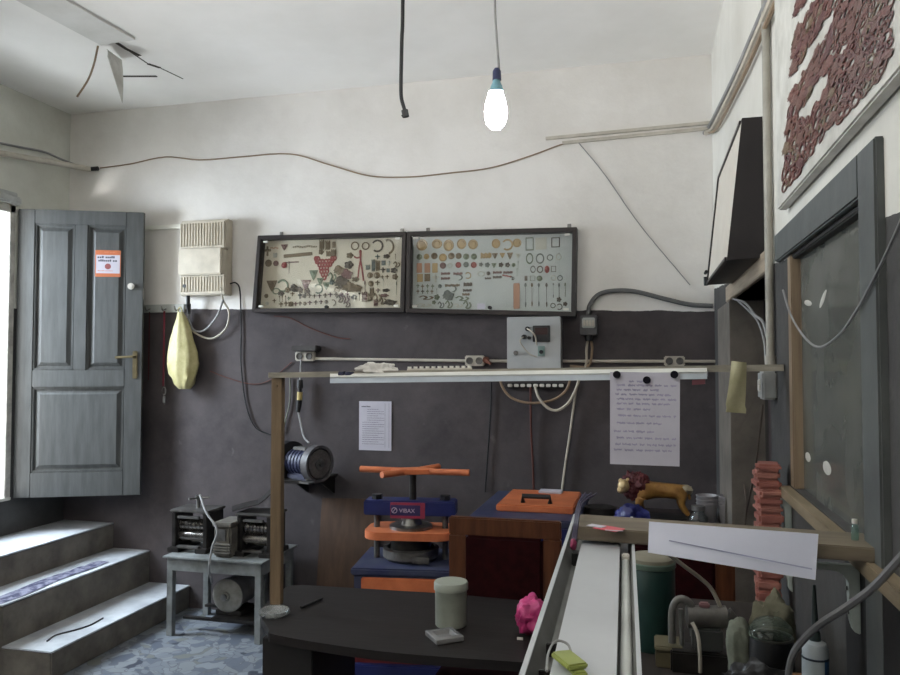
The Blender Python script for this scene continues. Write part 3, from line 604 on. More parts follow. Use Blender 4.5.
rows_left = [
 ('top row', [I_('chain', 'copper', 172, 140, 22, 8), I_('drop', 'mauve', 222, 137, 14, 12), I_('chain', 'bronze', 325, 134, 62, 10), I_('bar', 'bronze', 410, 124, 9, 18), I_('bar', 'bronze', 440, 126, 9, 17), I_('rect', 'bronze', 470, 124, 9, 16), I_('ring', 'bronze', 575, 130, 22), I_('ring', 'bronze', 628, 130, 21, 20), I_('cuff', 'dark', 687, 130, 23), I_('hook', 'bronze', 740, 134, 24, 28)]),
 ('second row', [I_('cross', 'bronze', 138, 156, 14, 18), I_('bar', 'pale', 177, 176, 7, 9), I_('strip', 'bronze', 290, 175, 78, 9, -3), I_('flower', 'bronze', 406, 160, 11), I_('bar', 'bronze', 448, 168, 12, 10), I_('bar', 'bronze', 470, 164, 9, 13), I_('bib', 'red', 425, 240, 54, 60), I_('pendant', 'red', 602, 228, 62, 78), I_('flower', 'bronze', 550, 178, 15, 12), I_('cross', 'silver', 688, 184, 9), I_('flower', 'dark', 733, 182, 14, 9), I_('pin', 'bronze', 777, 184, 6, 10)]),
 ('third row', [I_('disc', 'bronze', 143, 216, 18), I_('disc', 'mauve', 180, 217, 14), I_('strip', 'mauve', 258, 211, 40, 3), I_('boss', 'red', 221, 226, 11), I_('pin', 'mauve', 245, 238, 7, 22), I_('flower', 'dark', 545, 225, 20, 16), I_('bar', 'silver', 640, 236, 8, 9), I_('bar', 'silver', 668, 227, 7, 22), I_('bar', 'bronze', 690, 230, 7, 20), I_('rect', 'silver', 718, 215, 11, 12), I_('cross', 'pale', 745, 214, 8, 10), I_('twist', 'bronze', 783, 222, 12, 10)]),
 ('fourth row', [I_('lump', 'bronze', 495, 252, 20, 18), I_('lump', 'mauve', 532, 272, 22, 20), I_('cross', 'dark', 715, 250, 10), I_('rect', 'silver', 741, 252, 9, 10), I_('flower', 'dark', 770, 252, 14, 11), I_('drop', 'green', 368, 276, 17, 20), I_('twist', 'green', 460, 284, 15), I_('boss', 'bronze', 650, 277, 11), I_('boss', 'bronze', 685, 277, 12), I_('cross', 'bronze', 712, 286, 7), I_('cross', 'bronze', 736, 284, 7), I_('flower', 'bronze', 776, 284, 12)]),
 ('fifth row', [I_('lump', 'dark', 508, 312, 26, 24), I_('lump', 'bronze', 545, 335, 28, 20), I_('flower', 'bronze', 578, 297, 16, 10), I_('lump', 'bronze', 585, 342, 18, 14), I_('drop', 'bronze', 160, 330, 22, 22), I_('cuff', 'green', 213, 330, 24), I_('drop', 'mauve', 330, 325, 20, 20), I_('drop', 'green', 402, 308, 14, 15), I_('cuff', 'green', 392, 345, 18), I_('drop', 'green', 432, 330, 15), I_('flower', 'silver', 460, 312, 11), I_('pin', 'mauve', 625, 344, 12, 38), I_('boss', 'bronze', 655, 318, 11), I_('cross', 'bronze', 688, 314, 9), I_('pin', 'pale', 716, 315, 6, 16), I_('pin', 'green', 782, 342, 8, 32)]),
 ('sixth row', [I_('ring', 'green', 182, 356, 22, 16), I_('lump', 'dark', 272, 342, 17, 15), I_('flower', 'bronze', 238, 350, 12), I_('lump', 'bronze', 302, 350, 10, 12), I_('flower', 'bronze', 335, 357, 13), I_('lump', 'bronze', 485, 350, 12, 10), I_('flower', 'dark', 730, 352, 16, 7), I_('bar', 'bronze', 660, 356, 8, 14), I_('cross', 'mauve', 690, 352, 8)]),
 ('seventh row', [I_('boss', 'bronze', 132, 380, 8), I_('flower', 'dark', 206, 368, 14, 10), I_('cross', 'bronze', 262, 370, 8), I_('cross', 'dark', 300, 378, 8, 12), I_('flower', 'bronze', 322, 380, 9), I_('cross', 'bronze', 347, 378, 9), I_('cross', 'bronze', 372, 381, 8), I_('cross', 'mauve', 398, 380, 8), I_('cross', 'bronze', 426, 377, 9), I_('cross', 'mauve', 452, 374, 9), I_('cross', 'bronze', 480, 373, 8), I_('boss', 'mauve', 507, 372, 8), I_('cross', 'mauve', 537, 372, 8, 12), I_('lump', 'dark', 571, 386, 11, 10), I_('pin', 'dark', 597, 384, 10, 14), I_('bar', 'mauve', 624, 384, 10, 18), I_('bar', 'bronze', 652, 386, 9, 14), I_('twist', 'bronze', 684, 388, 16, 16), I_('flower', 'mauve', 722, 378, 18, 8)]),
 ('eighth row', [I_('cross', 'bronze', 172, 404, 7), I_('pin', 'bronze', 197, 396, 7, 11), I_('pin', 'bronze', 212, 397, 7, 11), I_('pin', 'bronze', 228, 395, 7, 11), I_('cross', 'green', 244, 392, 7), I_('twist', 'bronze', 500, 394, 13), I_('twist', 'mauve', 527, 396, 13), I_('pin', 'mauve', 548, 392, 7, 10), I_('twist', 'bronze', 712, 404, 13, 13)]),
 ('bottom row', [I_('boss', 'pale', 136, 418, 7), I_('cross', 'bronze', 205, 422, 8, 10), I_('cross', 'bronze', 230, 418, 8, 10), I_('bar', 'bronze', 254, 420, 8, 9), I_('cross', 'mauve', 279, 420, 8, 8), I_('cross', 'bronze', 300, 417, 8, 8), I_('boss', 'bronze', 324, 418, 7), I_('cross', 'mauve', 349, 414, 9, 8), I_('cross', 'bronze', 379, 412, 8, 8), I_('cross', 'mauve', 405, 410, 8, 8), I_('boss', 'bronze', 432, 409, 7), I_('hook', 'bronze', 465, 414, 12), I_('twist', 'bronze', 535, 422, 12, 10), I_('bar', 'mauve', 680, 414, 8, 13), I_('lump', 'dark', 748, 412, 24, 11), I_('chain', 'dark', 768, 424, 20, 8)]),
]
fill(rows_left, 240, 220, 'left showcase', 'ornaments in the left showcase', 1.38)

# tilted showcase on the right wall, seen from below and from its near end
def tilt():
    yn, yf = 2.80, 3.66
    zt, zb = at(742, 118, Y=yn).z, at(727, 260, Y=yn).z
    xt, xb = at(742, 118, Y=yn).x, at(727, 260, Y=yn).x
    xw = XR - .004
    t = thing('display_case', 'black wooden showcase leaning out from right wall beside the pipe', 'display case', (XR, (yn + yf) / 2, zb))
    fr = case_frame
    A = Vector((xt, 0, zt)); B = Vector((xb, 0, zb)); dn = (B - A).normalized(); nrm = Vector((-dn.z, 0, dn.x)); nrm = nrm if nrm.x > 0 else -nrm
    dk = M('case_side_black', (40, 35, 36), (30, 26, 28), rough=.5)
    wedge = [(xt, zt), (xb, zb), (xw, zb + .005), (xw, zt)]
    for y in (yn, yf - .015):
        part('side_panel', dk, t, lambda bm: prism(bm, [(x, y, z) for x, z in wedge], (0, .015, 0)), None)
    part('bottom_panel', dk, t, lambda bm: prism(bm, [(xb, yn + .015, zb), (xw, yn + .015, zb + .005), (xw, yn + .015, zb + .02), (xb - dn.x * .015, yn + .015, zb - dn.z * .015)], (0, yf - yn - .03, 0)), None)
    part('top_panel', dk, t, lambda bm: prism(bm, [(xt, yn + .015, zt), (xw, yn + .015, zt), (xw, yn + .015, zt - .015), (xt + dn.x * .015, yn + .015, zt - .015)], (0, yf - yn - .03, 0)), None)
    def frm(bm):
        w = .028; off = nrm * -.006
        L = (B - A).length
        def q(y, s): return A + dn * s + Vector((0, y, 0)) + off
        for (y0, y1, s0, s1) in ((yn + .03, yf, 0, w * .5), (yn + .03, yf, L - w * .5, L), (yf - w, yf, w * .5, L - w * .5)):
            prism(bm, [q(y0, s0), q(y1, s0), q(y1, s1), q(y0, s1)], nrm * .012)
    part('front_frame', fr, t, frm, None)
    L = (B - A).length
    q = lambda y, s, o: A + dn * s + Vector((0, y, 0)) + nrm * o
    part('front_panel', M('case_front_reflection', (226, 220, 208), (212, 204, 192), rough=.3, scale=4), t, lambda bm: prism(bm, [q(yn + .001, .014, 0), q(yf - .028, .014, 0), q(yf - .028, L - .014, 0), q(yn + .001, L - .014, 0)], nrm * .008), None)  # pale colour stands in for the bright wall mirrored in the front glass
    kp = A + dn * (L - .06) + Vector((0, yf + .0, 0))
    part('latch', black_plastic, t, lambda bm: (cyl(bm, kp + Vector((-.012, -.02, 0)), kp + Vector((-.012, .04, 0)), .007), cyl(bm, kp + Vector((-.012, .02, -.02)), kp + Vector((-.012, .02, -.06)), .009)), 40)
tilt()

# wax models on a white board, right wall
bpts = [at(790, 196, X=XR - .03), at(960, -4, X=XR - .03)]
wb_z0 = at(790, 196, X=XR - .03).z
bt = tag(struct('wax_board', white_paint, lambda bm: bx(bm, (XR - .03, .62, wb_z0), (XR - .003, 2.36, 3.02), .004)), 'large white board on upper right wall carrying red wax models', 'board')
del bt['kind']
poly = [(784, 188), (786, 150), (791, 92), (797, 0), (799, -60), (893, -60), (891, 18), (888, 55), (878, 78), (846, 112), (816, 141), (795, 180)]
def inside(x, y):
    c = False
    for i in range(len(poly)):
        (x1, y1), (x2, y2) = poly[i], poly[i - 1]
        if (y1 > y) != (y2 > y) and x < (x2 - x1) * (y - y1) / (y2 - y1) + x1: c = not c
    return c
rr = random.Random(11); pts = []; tries = 0
while tries < 30000 and len(pts) < 285:
    tries += 1
    x, y = rr.uniform(783, 894), rr.uniform(-14, 190)
    if not inside(x, y): continue
    # gaps in the upper left of the board
    if y < 120 and x < 838 - y * .12 and math.sin((x * .9 + y * .55) / 4.6) > .28: continue
    dmin = 4.7 + (x - 790) * .014
    if all((x - a) ** 2 + (y - b_) ** 2 > dmin ** 2 for a, b_ in pts): pts.append((x, y))
wax = [smat('wax_red', (110, 62, 52), (78, 42, 36), 0, .45), smat('wax_brown', (104, 68, 56), (82, 46, 40), 0, .45), smat('wax_dark', (92, 44, 42), (70, 34, 34), 0, .45), smat('wax_olive', (112, 92, 66), (86, 68, 50), 0, .45)]
WC = ['brick red', 'red brown', 'dark maroon', 'olive brown']
band = {}
for x, y in pts:
    p = at(x, y, X=XR - .031); band.setdefault(int((p.z - wb_z0) / .04), []).append((x, y, p))
bi = 0
for key in sorted(band):
    for i, (x, y, p) in enumerate(sorted(band[key])):
        w = rr.choices(range(4), (5, 4, 3, 1))[0]
        up = x < 838 - y * .12 and y < 110
        kind = rr.choice(['lump', 'twist', 'flower', 'lump']) if up else rr.choice(['wring', 'wring', 'woval', 'woval', 'twist', 'wcuff', 'flower', 'wring', 'lump'])
        s = ((p - EYE).dot(FW)) / FPX * rr.uniform(4.2, 5.6)
        wordk = {'lump': 'wax lump', 'twist': 'wax scroll', 'flower': 'wax flower', 'wring': 'wax ring', 'woval': 'beaded wax ring', 'wcuff': 'open wax ring'}[kind]
        o = place(kind, wax[w], p, s * 3.7, s * rr.uniform(.95, 1.3), rr.uniform(-.25, .25), f'{WC[w]} {wordk}, {ORD[i]} from left in {ORD[bi]} row up of the wax board', 'wax models on the right wall board', R(-90), s * .6)
        o.name = 'wax_ornament'
    bi += 1

# ------------------------------------------------------------------ things on the back wall
def wp(px, py, off=.0): return at(px, py, Y=YW - off)
# cream fuse panel with three stepped covers
e = thing('fuse_panel', 'cream plastic fuse panel with three stepped covers on back wall', 'fuse box', (wp(204, 295).x, YW, wp(204, 295).z))
def pb(a, b, y0, y1): 
    p, q = at(*a, Y=YW - y1), at(*b, Y=YW - y1); return (p.x, YW - y1, q.z), (q.x, YW - y0, p.z)
part('housing', cream, e, lambda bm: bx(bm, *pb((181, 221), (227, 295), 0, .07), .006), None)
def ribbed(a, b, y1, n):
    def f(bm):
        lo, hi = pb(a, b, .06, y1); bx(bm, lo, hi, .008)
        w = (hi[0] - lo[0]) / n
        for i in range(n): bx(bm, (lo[0] + w * (i + .25), lo[1] - .006, lo[2] + .02), (lo[0] + w * (i + .75), lo[1] + .002, hi[2] - .015), .002)
    return f
part('cover', cream, e, ribbed((180, 222), (225, 248), .13, 16), None)
part('cover', cream, e, lambda bm: bx(bm, *pb((178, 249), (221, 274), .06, .155), .008), None)
part('cover', cream, e, ribbed((180, 275), (225, 294), .13, 16), None)
k = at(184, 286, Y=YW - .137); part('screw', black_plastic, e, lambda bm: cyl(bm, k, k + Vector((0, .01, 0)), .012), 40)
one('cable_trunking', 'short white trunking from fuse panel to the open door', 'trunking', M('bright_trunking', (236, 234, 226), (222, 220, 210), rough=.4), lambda bm: bx(bm, wp(128, 231.5), wp(180, 224, .03), .003), None, None)
cable('cable', 'black wire leaving right side of the fuse panel and running down', [at(229, 284, Y=YW - .07), at(236, 283, Y=YW - .03), at(240, 292, Y=YW - .012), at(241, 330, Y=YW - .012), at(241, 365, Y=YW - .012), at(246, 405, Y=YW - .012), at(255, 427, Y=YW - .012), at(268, 434, Y=YW - .02), at(283, 440, Y=YW - .05)], .005, black_plastic)
cable('cable', 'pale cable loop hanging under the fuse panel, larger of two', [at(221, 288, Y=YW - .14), at(223, 300, Y=YW - .09), at(229, 312, Y=YW - .05), at(226, 328, Y=YW - .03), at(214, 338, Y=YW - .03), at(203, 337, Y=YW - .03), at(192, 330, Y=YW - .03), at(186, 318, Y=YW - .03)], .007, white_cable)
cable('cable', 'grey cable loop under the fuse panel, smaller of two', [at(223, 300, Y=YW - .1), at(217, 316, Y=YW - .05), at(205, 330, Y=YW - .04), at(194, 330, Y=YW - .04), at(189, 318, Y=YW - .04), at(188, 297, Y=YW - .08)], .007, grey_cable)
one('power_plug', 'black plug hanging below left corner of the fuse panel', 'plug', black_plastic, lambda bm: (cyl(bm, at(188, 295, Y=YW - .08), at(188, 304, Y=YW - .08), .014), cyl(bm, at(188, 304, Y=YW - .08), at(189, 314, Y=YW - .07), .02, .01)))
cr = thing('coat_rack', 'pale wall rail with hooks behind the yellow bag', 'coat rack', (wp(162, 312).x, YW, wp(162, 312).z))
part('rail', M('rail_paint', (178, 180, 176), rough=.5), cr, lambda bm: bx(bm, wp(142, 313), wp(184, 304, .018), .003), None)
for hx_ in (150, 166, 179):
    k = wp(hx_, 309, .018); part('hook', steel, cr, lambda bm: tube(bm, [k, k + Vector((0, -.04, -.012)), k + Vector((0, -.055, .015))], .005), True)
yb = NB()
prof = [(312, 178, 183), (318, 177, 186), (328, 175, 190), (340, 172, 193), (352, 170, 196), (364, 169, 197), (374, 170.5, 196), (378, 174, 194.5), (384, 176, 193), (389, 180, 190)]
rings = []
for i, (py, xa, xb_) in enumerate(prof):
    a, b2 = at(xa, py, Y=YW - .07), at(xb_, py, Y=YW - .07); c = (a + b2) / 2; hw = (b2 - a).length / 2
    ring = []
    for j in range(28):
        t = 2 * math.pi * j / 28; f = 1 + .16 * noise.noise(Vector((math.cos(t) * 2.5, math.sin(t) * 2.5, i * .5))) + .08 * math.sin(t * 7 + i * .3)
        ring.append(yb.verts.new(c + Vector((hw * math.cos(t) * f, min(.055, hw * .8) * math.sin(t) * f, 0))))
    rings.append(ring)
for a, b2 in zip(rings, rings[1:]):
    for j in range(28): yb.faces.new((a[j], a[(j + 1) % 28], b2[(j + 1) % 28], b2[j]))
yb.faces.new(rings[0]); yb.faces.new(rings[-1][::-1])
yt = thing('plastic_bag', 'crumpled yellow plastic bag hanging from the wall rail', 'bag', at(183, 389, Y=YW - .07))
ym = M('yellow_plastic', (188, 181, 136), (166, 158, 110), rough=.45, scale=14, bump=.15)
obj('bag_body', yb, ym, yt, 60)
part('bag_handle', ym, yt, lambda bm: torus(bm, at(180, 311, Y=YW - .062), .025, .006, 'Y', 20, 6, .6, 1), True)
rs = thing('strap', 'narrow dark red strap hanging between door and yellow bag', 'strap', wp(164, 400, .03))
part('band', M('dark_red_web', (112, 32, 48), rough=.6), rs, lambda bm: bx(bm, at(162.3, 386, Y=YW - .045), at(165.3, 311, Y=YW - .04)), None)
part('clip', steel, rs, lambda bm: (torus(bm, at(164, 391, Y=YW - .042), .022, .004, 'Y', 18, 6, .7, 1.2), bx(bm, at(162.3, 403, Y=YW - .046), at(165.8, 396, Y=YW - .038), .003)), True)
one('strap', 'second thin dark strap tucked behind the open door edge', 'strap', M('maroon_web', (84, 30, 40), rough=.6), lambda bm: bx(bm, at(148, 380, Y=YW - .03), at(150, 312, Y=YW - .026)), None, None)

# conduit line with sockets
one('conduit', 'white surface conduit running along the grey back wall', 'conduit', struct_white, lambda bm: tube(bm, [wp(300, 358.5, .012), wp(480, 361, .012), wp(720, 361.5, .012)], .010, 8, smooth=False), None, None)
sock_m = M('socket_white', (196, 190, 178), (170, 164, 152), rough=.5, scale=20)
def socket(label, x0, x1, y0, y1, n, group=None):
    a, b2 = wp(x0, y1), wp(x1, y0, .035)
    t = thing('wall_socket', label, 'socket', ((a.x + b2.x) / 2, YW, a.z))
    part('plate', sock_m, t, lambda bm: bx(bm, a, b2, .006), None)
    for i in range(n):
        cx = a.x + (b2.x - a.x) * (i + .5) / n; cz = (a.z + b2.z) / 2; r = min((b2.x - a.x) / n, b2.z - a.z) * .36
        part('receptacle', dull_steel, t, lambda bm: lathe(bm, [(0, .001), (r * .8, .001), (r * .85, .006), (r, .006), (r, -.004)], (cx, YW - .035, cz), 20, RX), 40)
    return t
socket('double wall socket at left end of the white conduit', 297, 314, 351.5, 361, 2)
one('junction_box', 'dark box on the wall above the left double socket', 'junction box', M('dusty_black', (66, 62, 60), (46, 43, 42), rough=.6), lambda bm: bx(bm, wp(297, 351.5), wp(316, 345.5, .09), .006), None, None)
socket('wall socket in middle of the white conduit above press', 466, 484, 355.5, 366, 2)
one('power_plug', 'orange brown plug beside the middle wall socket', 'plug', M('brown_plug', (118, 72, 56), rough=.5), lambda bm: (cyl(bm, wp(486, 360, .02), wp(486, 360, .07), .022), cyl(bm, wp(486, 360, .07), wp(491, 364, .08), .014, .007)))
socket('double wall socket on the conduit above handwritten sheet', 664, 685, 356, 366, 2)
# control cabinet
g0, g1 = (507.5, 317.5), (560.5, 368.5)
c0, c1 = at(*g0, Y=YW - .16), at(*g1, Y=YW - .16)
cb = thing('control_cabinet', 'light grey control cabinet with black display below right showcase', 'control box', ((c0.x + c1.x) / 2, YW, c1.z))
cab_m = M('cabinet_grey', (174, 177, 178), (160, 163, 164), rough=.4, scale=3, bump=.02)
part('housing', M('cabinet_side', (150, 146, 146), rough=.45), cb, lambda bm: bx(bm, (c0.x, YW - .15, c1.z), (c1.x, YW - .024, c0.z), .004), None)
part('door', cab_m, cb, lambda bm: bx(bm, (c0.x - .003, YW - .165, c1.z - .002), (c1.x + .003, YW - .15, c0.z + .002), .004), None)
def cp(px, py): return at(px, py, Y=YW - .166)
def box_px(x0, y0, x1, y1, th, bev=.002):
    return lambda bm: bx(bm, cp(x0, y1) + Vector((0, 0, 0)), cp(x1, y0) + Vector((0, -th, 0)), bev)
part('display', black_plastic, cb, box_px(533, 325.5, 550, 342, .012), None)
part('display_window', M('dark_red_window', (56, 26, 28), rough=.2, bump=0), cb, box_px(535, 327.5, 548, 335, .0135), None)
part('switch', M('switch_green', (132, 156, 150), rough=.4), cb, box_px(538, 346, 545, 356, .008), None)
part('switch_knob', black_plastic, cb, lambda bm: cyl(bm, cp(541.5, 352) + Vector((0, -.02, 0)), cp(541.5, 352), .012), 40)
part('cam_lock', dull_steel, cb, lambda bm: cyl(bm, cp(516, 353) + Vector((0, -.012, 0)), cp(516, 353), .014), 40)
for gx_, gy_, gr_ in ((528, 329, .014), (524.5, 337, .014), (529.5, 338, .01)): part('cable_gland', black_plastic, cb, lambda bm: cyl(bm, cp(gx_, gy_) + Vector((0, -.03, 0)), cp(gx_, gy_), gr_), 40)
f_ = Vector((0, -.03, 0))
part('lead', white_cable, cb, lambda bm: tube(bm, [cp(528, 329) + f_, cp(533, 332) + f_ * 2, cp(536.5, 337) + f_ * 1.6, cp(537, 345) + f_ * .6], .005), True)
part('lead', white_cable, cb, lambda bm: tube(bm, [cp(524, 337) + f_, cp(521, 341) + f_ * 1.4, cp(524, 347) + f_, cp(530, 354) + f_ * .6, cp(537, 357) + f_ * .3], .0035), True)
# meter / breaker box with looping cable
bk = thing('breaker_box', 'small grey breaker box under the looping armoured cable', 'breaker box', wp(590, 338))
def bpx(x0, y0, x1, y1, ya, yb_): a, b2 = at(x0, y1, Y=YW - yb_), at(x1, y0, Y=YW - yb_); return (a.x, YW - yb_, a.z), (b2.x, YW - ya, b2.z)
part('housing', M('breaker_dark', (84, 82, 84), (62, 60, 62), rough=.5), bk, lambda bm: bx(bm, *bpx(580, 315, 597, 335, 0, .08), .006), None)
part('cover', M('breaker_front', (178, 180, 176), rough=.45), bk, lambda bm: bx(bm, *bpx(582, 317.5, 595, 328, .075, .095), .005), None)
part('breaker_row', sock_m, bk, lambda bm: [bx(bm, *bpx(583.2 + i * 2.9, 320, 585.4 + i * 2.9, 326, .09, .103), .002) for i in range(4)], None)
part('cable_gland', black_plastic, bk, lambda bm: cyl(bm, at(589, 334, Y=YW - .05), at(589, 341, Y=YW - .05), .022), 40)
cable('cable', 'thick grey cable looping from breaker box to right corner', [at(588, 315, Y=YW - .04), at(590, 305, Y=YW - .03), at(598, 295, Y=YW - .025), at(612, 291, Y=YW - .025), at(635, 291.5, Y=YW - .025), at(665, 299, Y=YW - .025), at(690, 304.5, Y=YW - .025), at(713, 306, Y=YW - .03)], .014, M('thick_grey_cable', (98, 98, 98), rough=.5))
for i, (dx, lb) in enumerate(((-1.5, 'left one of pale cables dropping from the breaker box'), (3, 'right one of pale cables dropping from the breaker box'))):
    cable('cable', lb, [at(589 + dx * .6, 338, Y=YW - .05), at(588 + dx, 350, Y=YW - .03), at(587 + dx * .8, 366, Y=YW - .03), at(578 + dx, 388, Y=YW - .03), at(572 + dx, 430, Y=YW - .02), at(566 + dx, 470, Y=YW - .02), at(562.5 + dx, 500, Y=YW - .02)] if i == 0 else
          [at(589 + dx * .6, 338, Y=YW - .05), at(592, 350, Y=YW - .03), at(588, 366, Y=YW - .03), at(570, 366, Y=YW - .02)], .008, white_cable if i == 0 else tan_cable)
tb = thing('terminal_strip', 'row of white screw terminals below the control cabinet', 'terminal strip', wp(535, 388))
part('base', dark_rubber, tb, lambda bm: bx(bm, *bpx(505, 383, 566, 388.5, 0, .03), .002), None)
part('terminals', clip_m, tb, lambda bm: [bx(bm, *bpx(507.5 + i * 6.4, 384, 512 + i * 6.4, 387, .028, .045), .003) for i in range(9)], None)
cable('cable', 'white cable loop sagging widest under the terminal strip', [at(499, 370, Y=YW - .06), at(502, 386, Y=YW - .06), at(512, 398, Y=YW - .06), at(530, 403, Y=YW - .06), at(552, 400, Y=YW - .06), at(566, 390, Y=YW - .06), at(572, 372, Y=YW - .05)], .008, tan_cable)
cable('cable', 'white cable loop sagging lowest under the terminal strip', [at(535, 386, Y=YW - .05), at(539, 398, Y=YW - .07), at(548, 408, Y=YW - .07), at(558, 410, Y=YW - .07), at(569, 402, Y=YW - .07), at(577, 386, Y=YW - .06), at(580, 372, Y=YW - .05)], .009, white_cable)
cable('cable', 'brown red cable hanging straight down from the terminal strip', [at(530.5, 387, Y=YW - .04), at(531, 430, Y=YW - .02), at(533, 470, Y=YW - .02), at(534, 505, Y=YW - .02)], .007, brown_cable)
cable('cable', 'thin black wire hanging down the grey wall above press', [at(491, 370, Y=YW - .015), at(491, 400, Y=YW - .012), at(488, 450, Y=YW - .012), at(485, 492, Y=YW - .012)], .005, black_plastic)
cable('cable', 'faint dark red wire drooping below the left showcase', [at(274, 316, Y=YW - .008), at(290, 318, Y=YW - .008), at(310, 328, Y=YW - .008), at(335, 337, Y=YW - .008), at(350, 339, Y=YW - .008)], .0035, brown_cable)
cable('cable', 'dark red wire crossing the grey wall left of sockets', [at(210, 371, Y=YW - .008), at(228, 378, Y=YW - .008), at(252, 384, Y=YW - .008), at(270, 380, Y=YW - .008), at(292, 362, Y=YW - .008)], .0035, brown_cable)
# printed sheet taped on the wall
ps = thing('printed_sheet', 'small printed sheet taped on grey wall above the press', 'paper', wp(375.5, 450))
part('sheet', paper, ps, lambda bm: bx(bm, wp(359, 450, .006), wp(391.5, 401.5, .003)), None)
def pr(bm):
    a = wp(359, 450, .0068); b2 = wp(391.5, 401.5, .0068); W, H = b2.x - a.x, b2.z - a.z
    for i in range(17):
        z = b2.z - H * (.17 + i * .044)
        words(bm, a.x + W * (.1 + .15 * (i < 6)), a.x + W * (.78 if i % 3 else .6), z, H * .011, a.y - .0004, 50 + i)
    for u in (.80, .92): bx(bm, (a.x + W * u, a.y - .0004, a.z + H * .06), (a.x + W * u + .0015, a.y, b2.z - H * .04))
part('printed_lines', print_ink, ps, pr, None)
part('heading', dark_print, ps, lambda bm: words(bm, wp(362, 407).x, wp(371, 407).x, wp(366, 407).z, .009, YW - .0074, 5, .1, (3, 4)), None)

# bench grinder on a wall bracket, turned a little towards us
gc = at(303, 462, Y=4.52)
gr = thing('bench_grinder', 'dusty blue bench grinder mounted on the wall behind wooden post', 'grinder', gc, R(-24))
navy = M('dusty_navy', (42, 47, 78), (30, 33, 56), rough=.5, scale=9)
part('motor_body', navy, gr, lambda bm: (cyl(bm, (-.09, 0, 0), (.10, 0, 0), .078, n=32), [cyl(bm, (-.075 + i * .03, 0, 0), (-.063 + i * .03, 0, 0), .083, n=32) for i in range(6)]), 40, False)
def guard(s, r):
    return lambda bm: lathe(bm, [(0, 0), (r, 0), (r, .055), (r * .86, .055), (r * .86, .012), (0, .012)], (s * .105, 0, 0), 36, Matrix.Rotation(R(90 * s), 4, 'Y'))
gl = part('wheel_guard', black_plastic, gr, guard(-1, .125), 40, False)
part('wheel_guard', M('guard_grey', (86, 84, 86), (62, 60, 62), rough=.5), gr, guard(1, .115), 40, False)
part('grinding_wheel', M('wheel_stone', (92, 86, 84), (70, 66, 64), rough=.9, scale=60), gr, lambda bm: (cyl(bm, (.12, 0, 0), (.155, 0, 0), .088, n=32),), 40, False)
part('wheel_nut', steel, gr, lambda bm: (cyl(bm, (.155, 0, 0), (.162, 0, 0), .035), cyl(bm, (.162, 0, 0), (.178, 0, 0), .014, n=6)), 40, False)
part('tool_rest', dull_steel, gr, lambda bm: (bx(bm, (.10, -.12, -.11), (.19, -.06, -.10), .002), bx(bm, (.10, -.07, -.11), (.115, -.06, -.04), .002)), None, False)
part('top_plate', dull_steel, gr, lambda bm: bx(bm, (-.06, -.035, .076), (.06, .035, .096), .004), None, False)
part('base', navy, gr, lambda bm: bx(bm, (-.09, -.06, -.105), (.09, .06, -.065), .01), None, False)
bw = thing('wall_bracket', 'dark steel wall bracket carrying the blue bench grinder', 'bracket', (gc.x, YW, gc.z - .14))
part('plate', oily, bw, lambda bm: bx(bm, (gc.x - .12, gc.y - .09, gc.z - .125), (gc.x + .12, YW, gc.z - .106), .002), None)
for s_ in (-.1, .088): part('brace', oily, bw, lambda bm: prism(bm, [(gc.x + s_, YW, gc.z - .125), (gc.x + s_, YW, gc.z - .24), (gc.x + s_, gc.y + .04, gc.z - .125)], (.012, 0, 0)), None)
cable('cable', 'thin green grey wire hanging just right of the wooden post', [at(290, 378, Y=YW - .012), at(290, 400, Y=YW - .012), at(286, 418, Y=YW - .012), at(282, 434, Y=YW - .012)], .005, M('green_grey_cable', (110, 114, 100), rough=.5))
cl = thing('plug_connector', 'dark inline plug with yellow band hanging above grinder', 'plug', wp(299, 413, .05))
part('plug_body', black_plastic, cl, lambda bm: cyl(bm, wp(300, 380, .05), wp(300, 388, .05), .018, .022), 40)
part('socket_body', black_plastic, cl, lambda bm: cyl(bm, wp(299.5, 400, .05), wp(298, 412, .05), .02, .015), 40)
part('yellow_band', M('yellow_band', (190, 170, 110), rough=.5), cl, lambda bm: cyl(bm, wp(300, 392, .05), wp(299.5, 400, .05), .018), 40)
part('lead', grey_cable, cl, lambda bm: tube(bm, [wp(301, 360, .04), wp(300.5, 372, .045), wp(300, 381, .05)], .006), True)
part('lead', grey_cable, cl, lambda bm: tube(bm, [wp(298, 411, .05), wp(301, 425, .06), wp(304, 437, .1), at(309, 443, Y=4.6)], .006), True)
part('collar', black_plastic, cl, lambda bm: cyl(bm, wp(300, 388, .05), wp(300, 392, .05), .012), 40)

# plywood sheet leaning on the back wall
ply = wood('plywood', (84, 64, 51), (66, 50, 39), 'Z', rough=.7, stretch=6)
tl, tr_ = at(322, 498, Y=YW - .012), at(372, 499, Y=YW - .012)
one('plywood_sheet', 'brown plywood sheet leaning against the grey wall left of press', 'board', ply, lambda bm: prism(bm, [tl, tr_ + Vector((.06, 0, 0)), Vector((tr_.x + .06, YW - .13, FZ + .002)), Vector((tl.x, YW - .13, FZ + .002))], (0, .01, 0)), None, None)

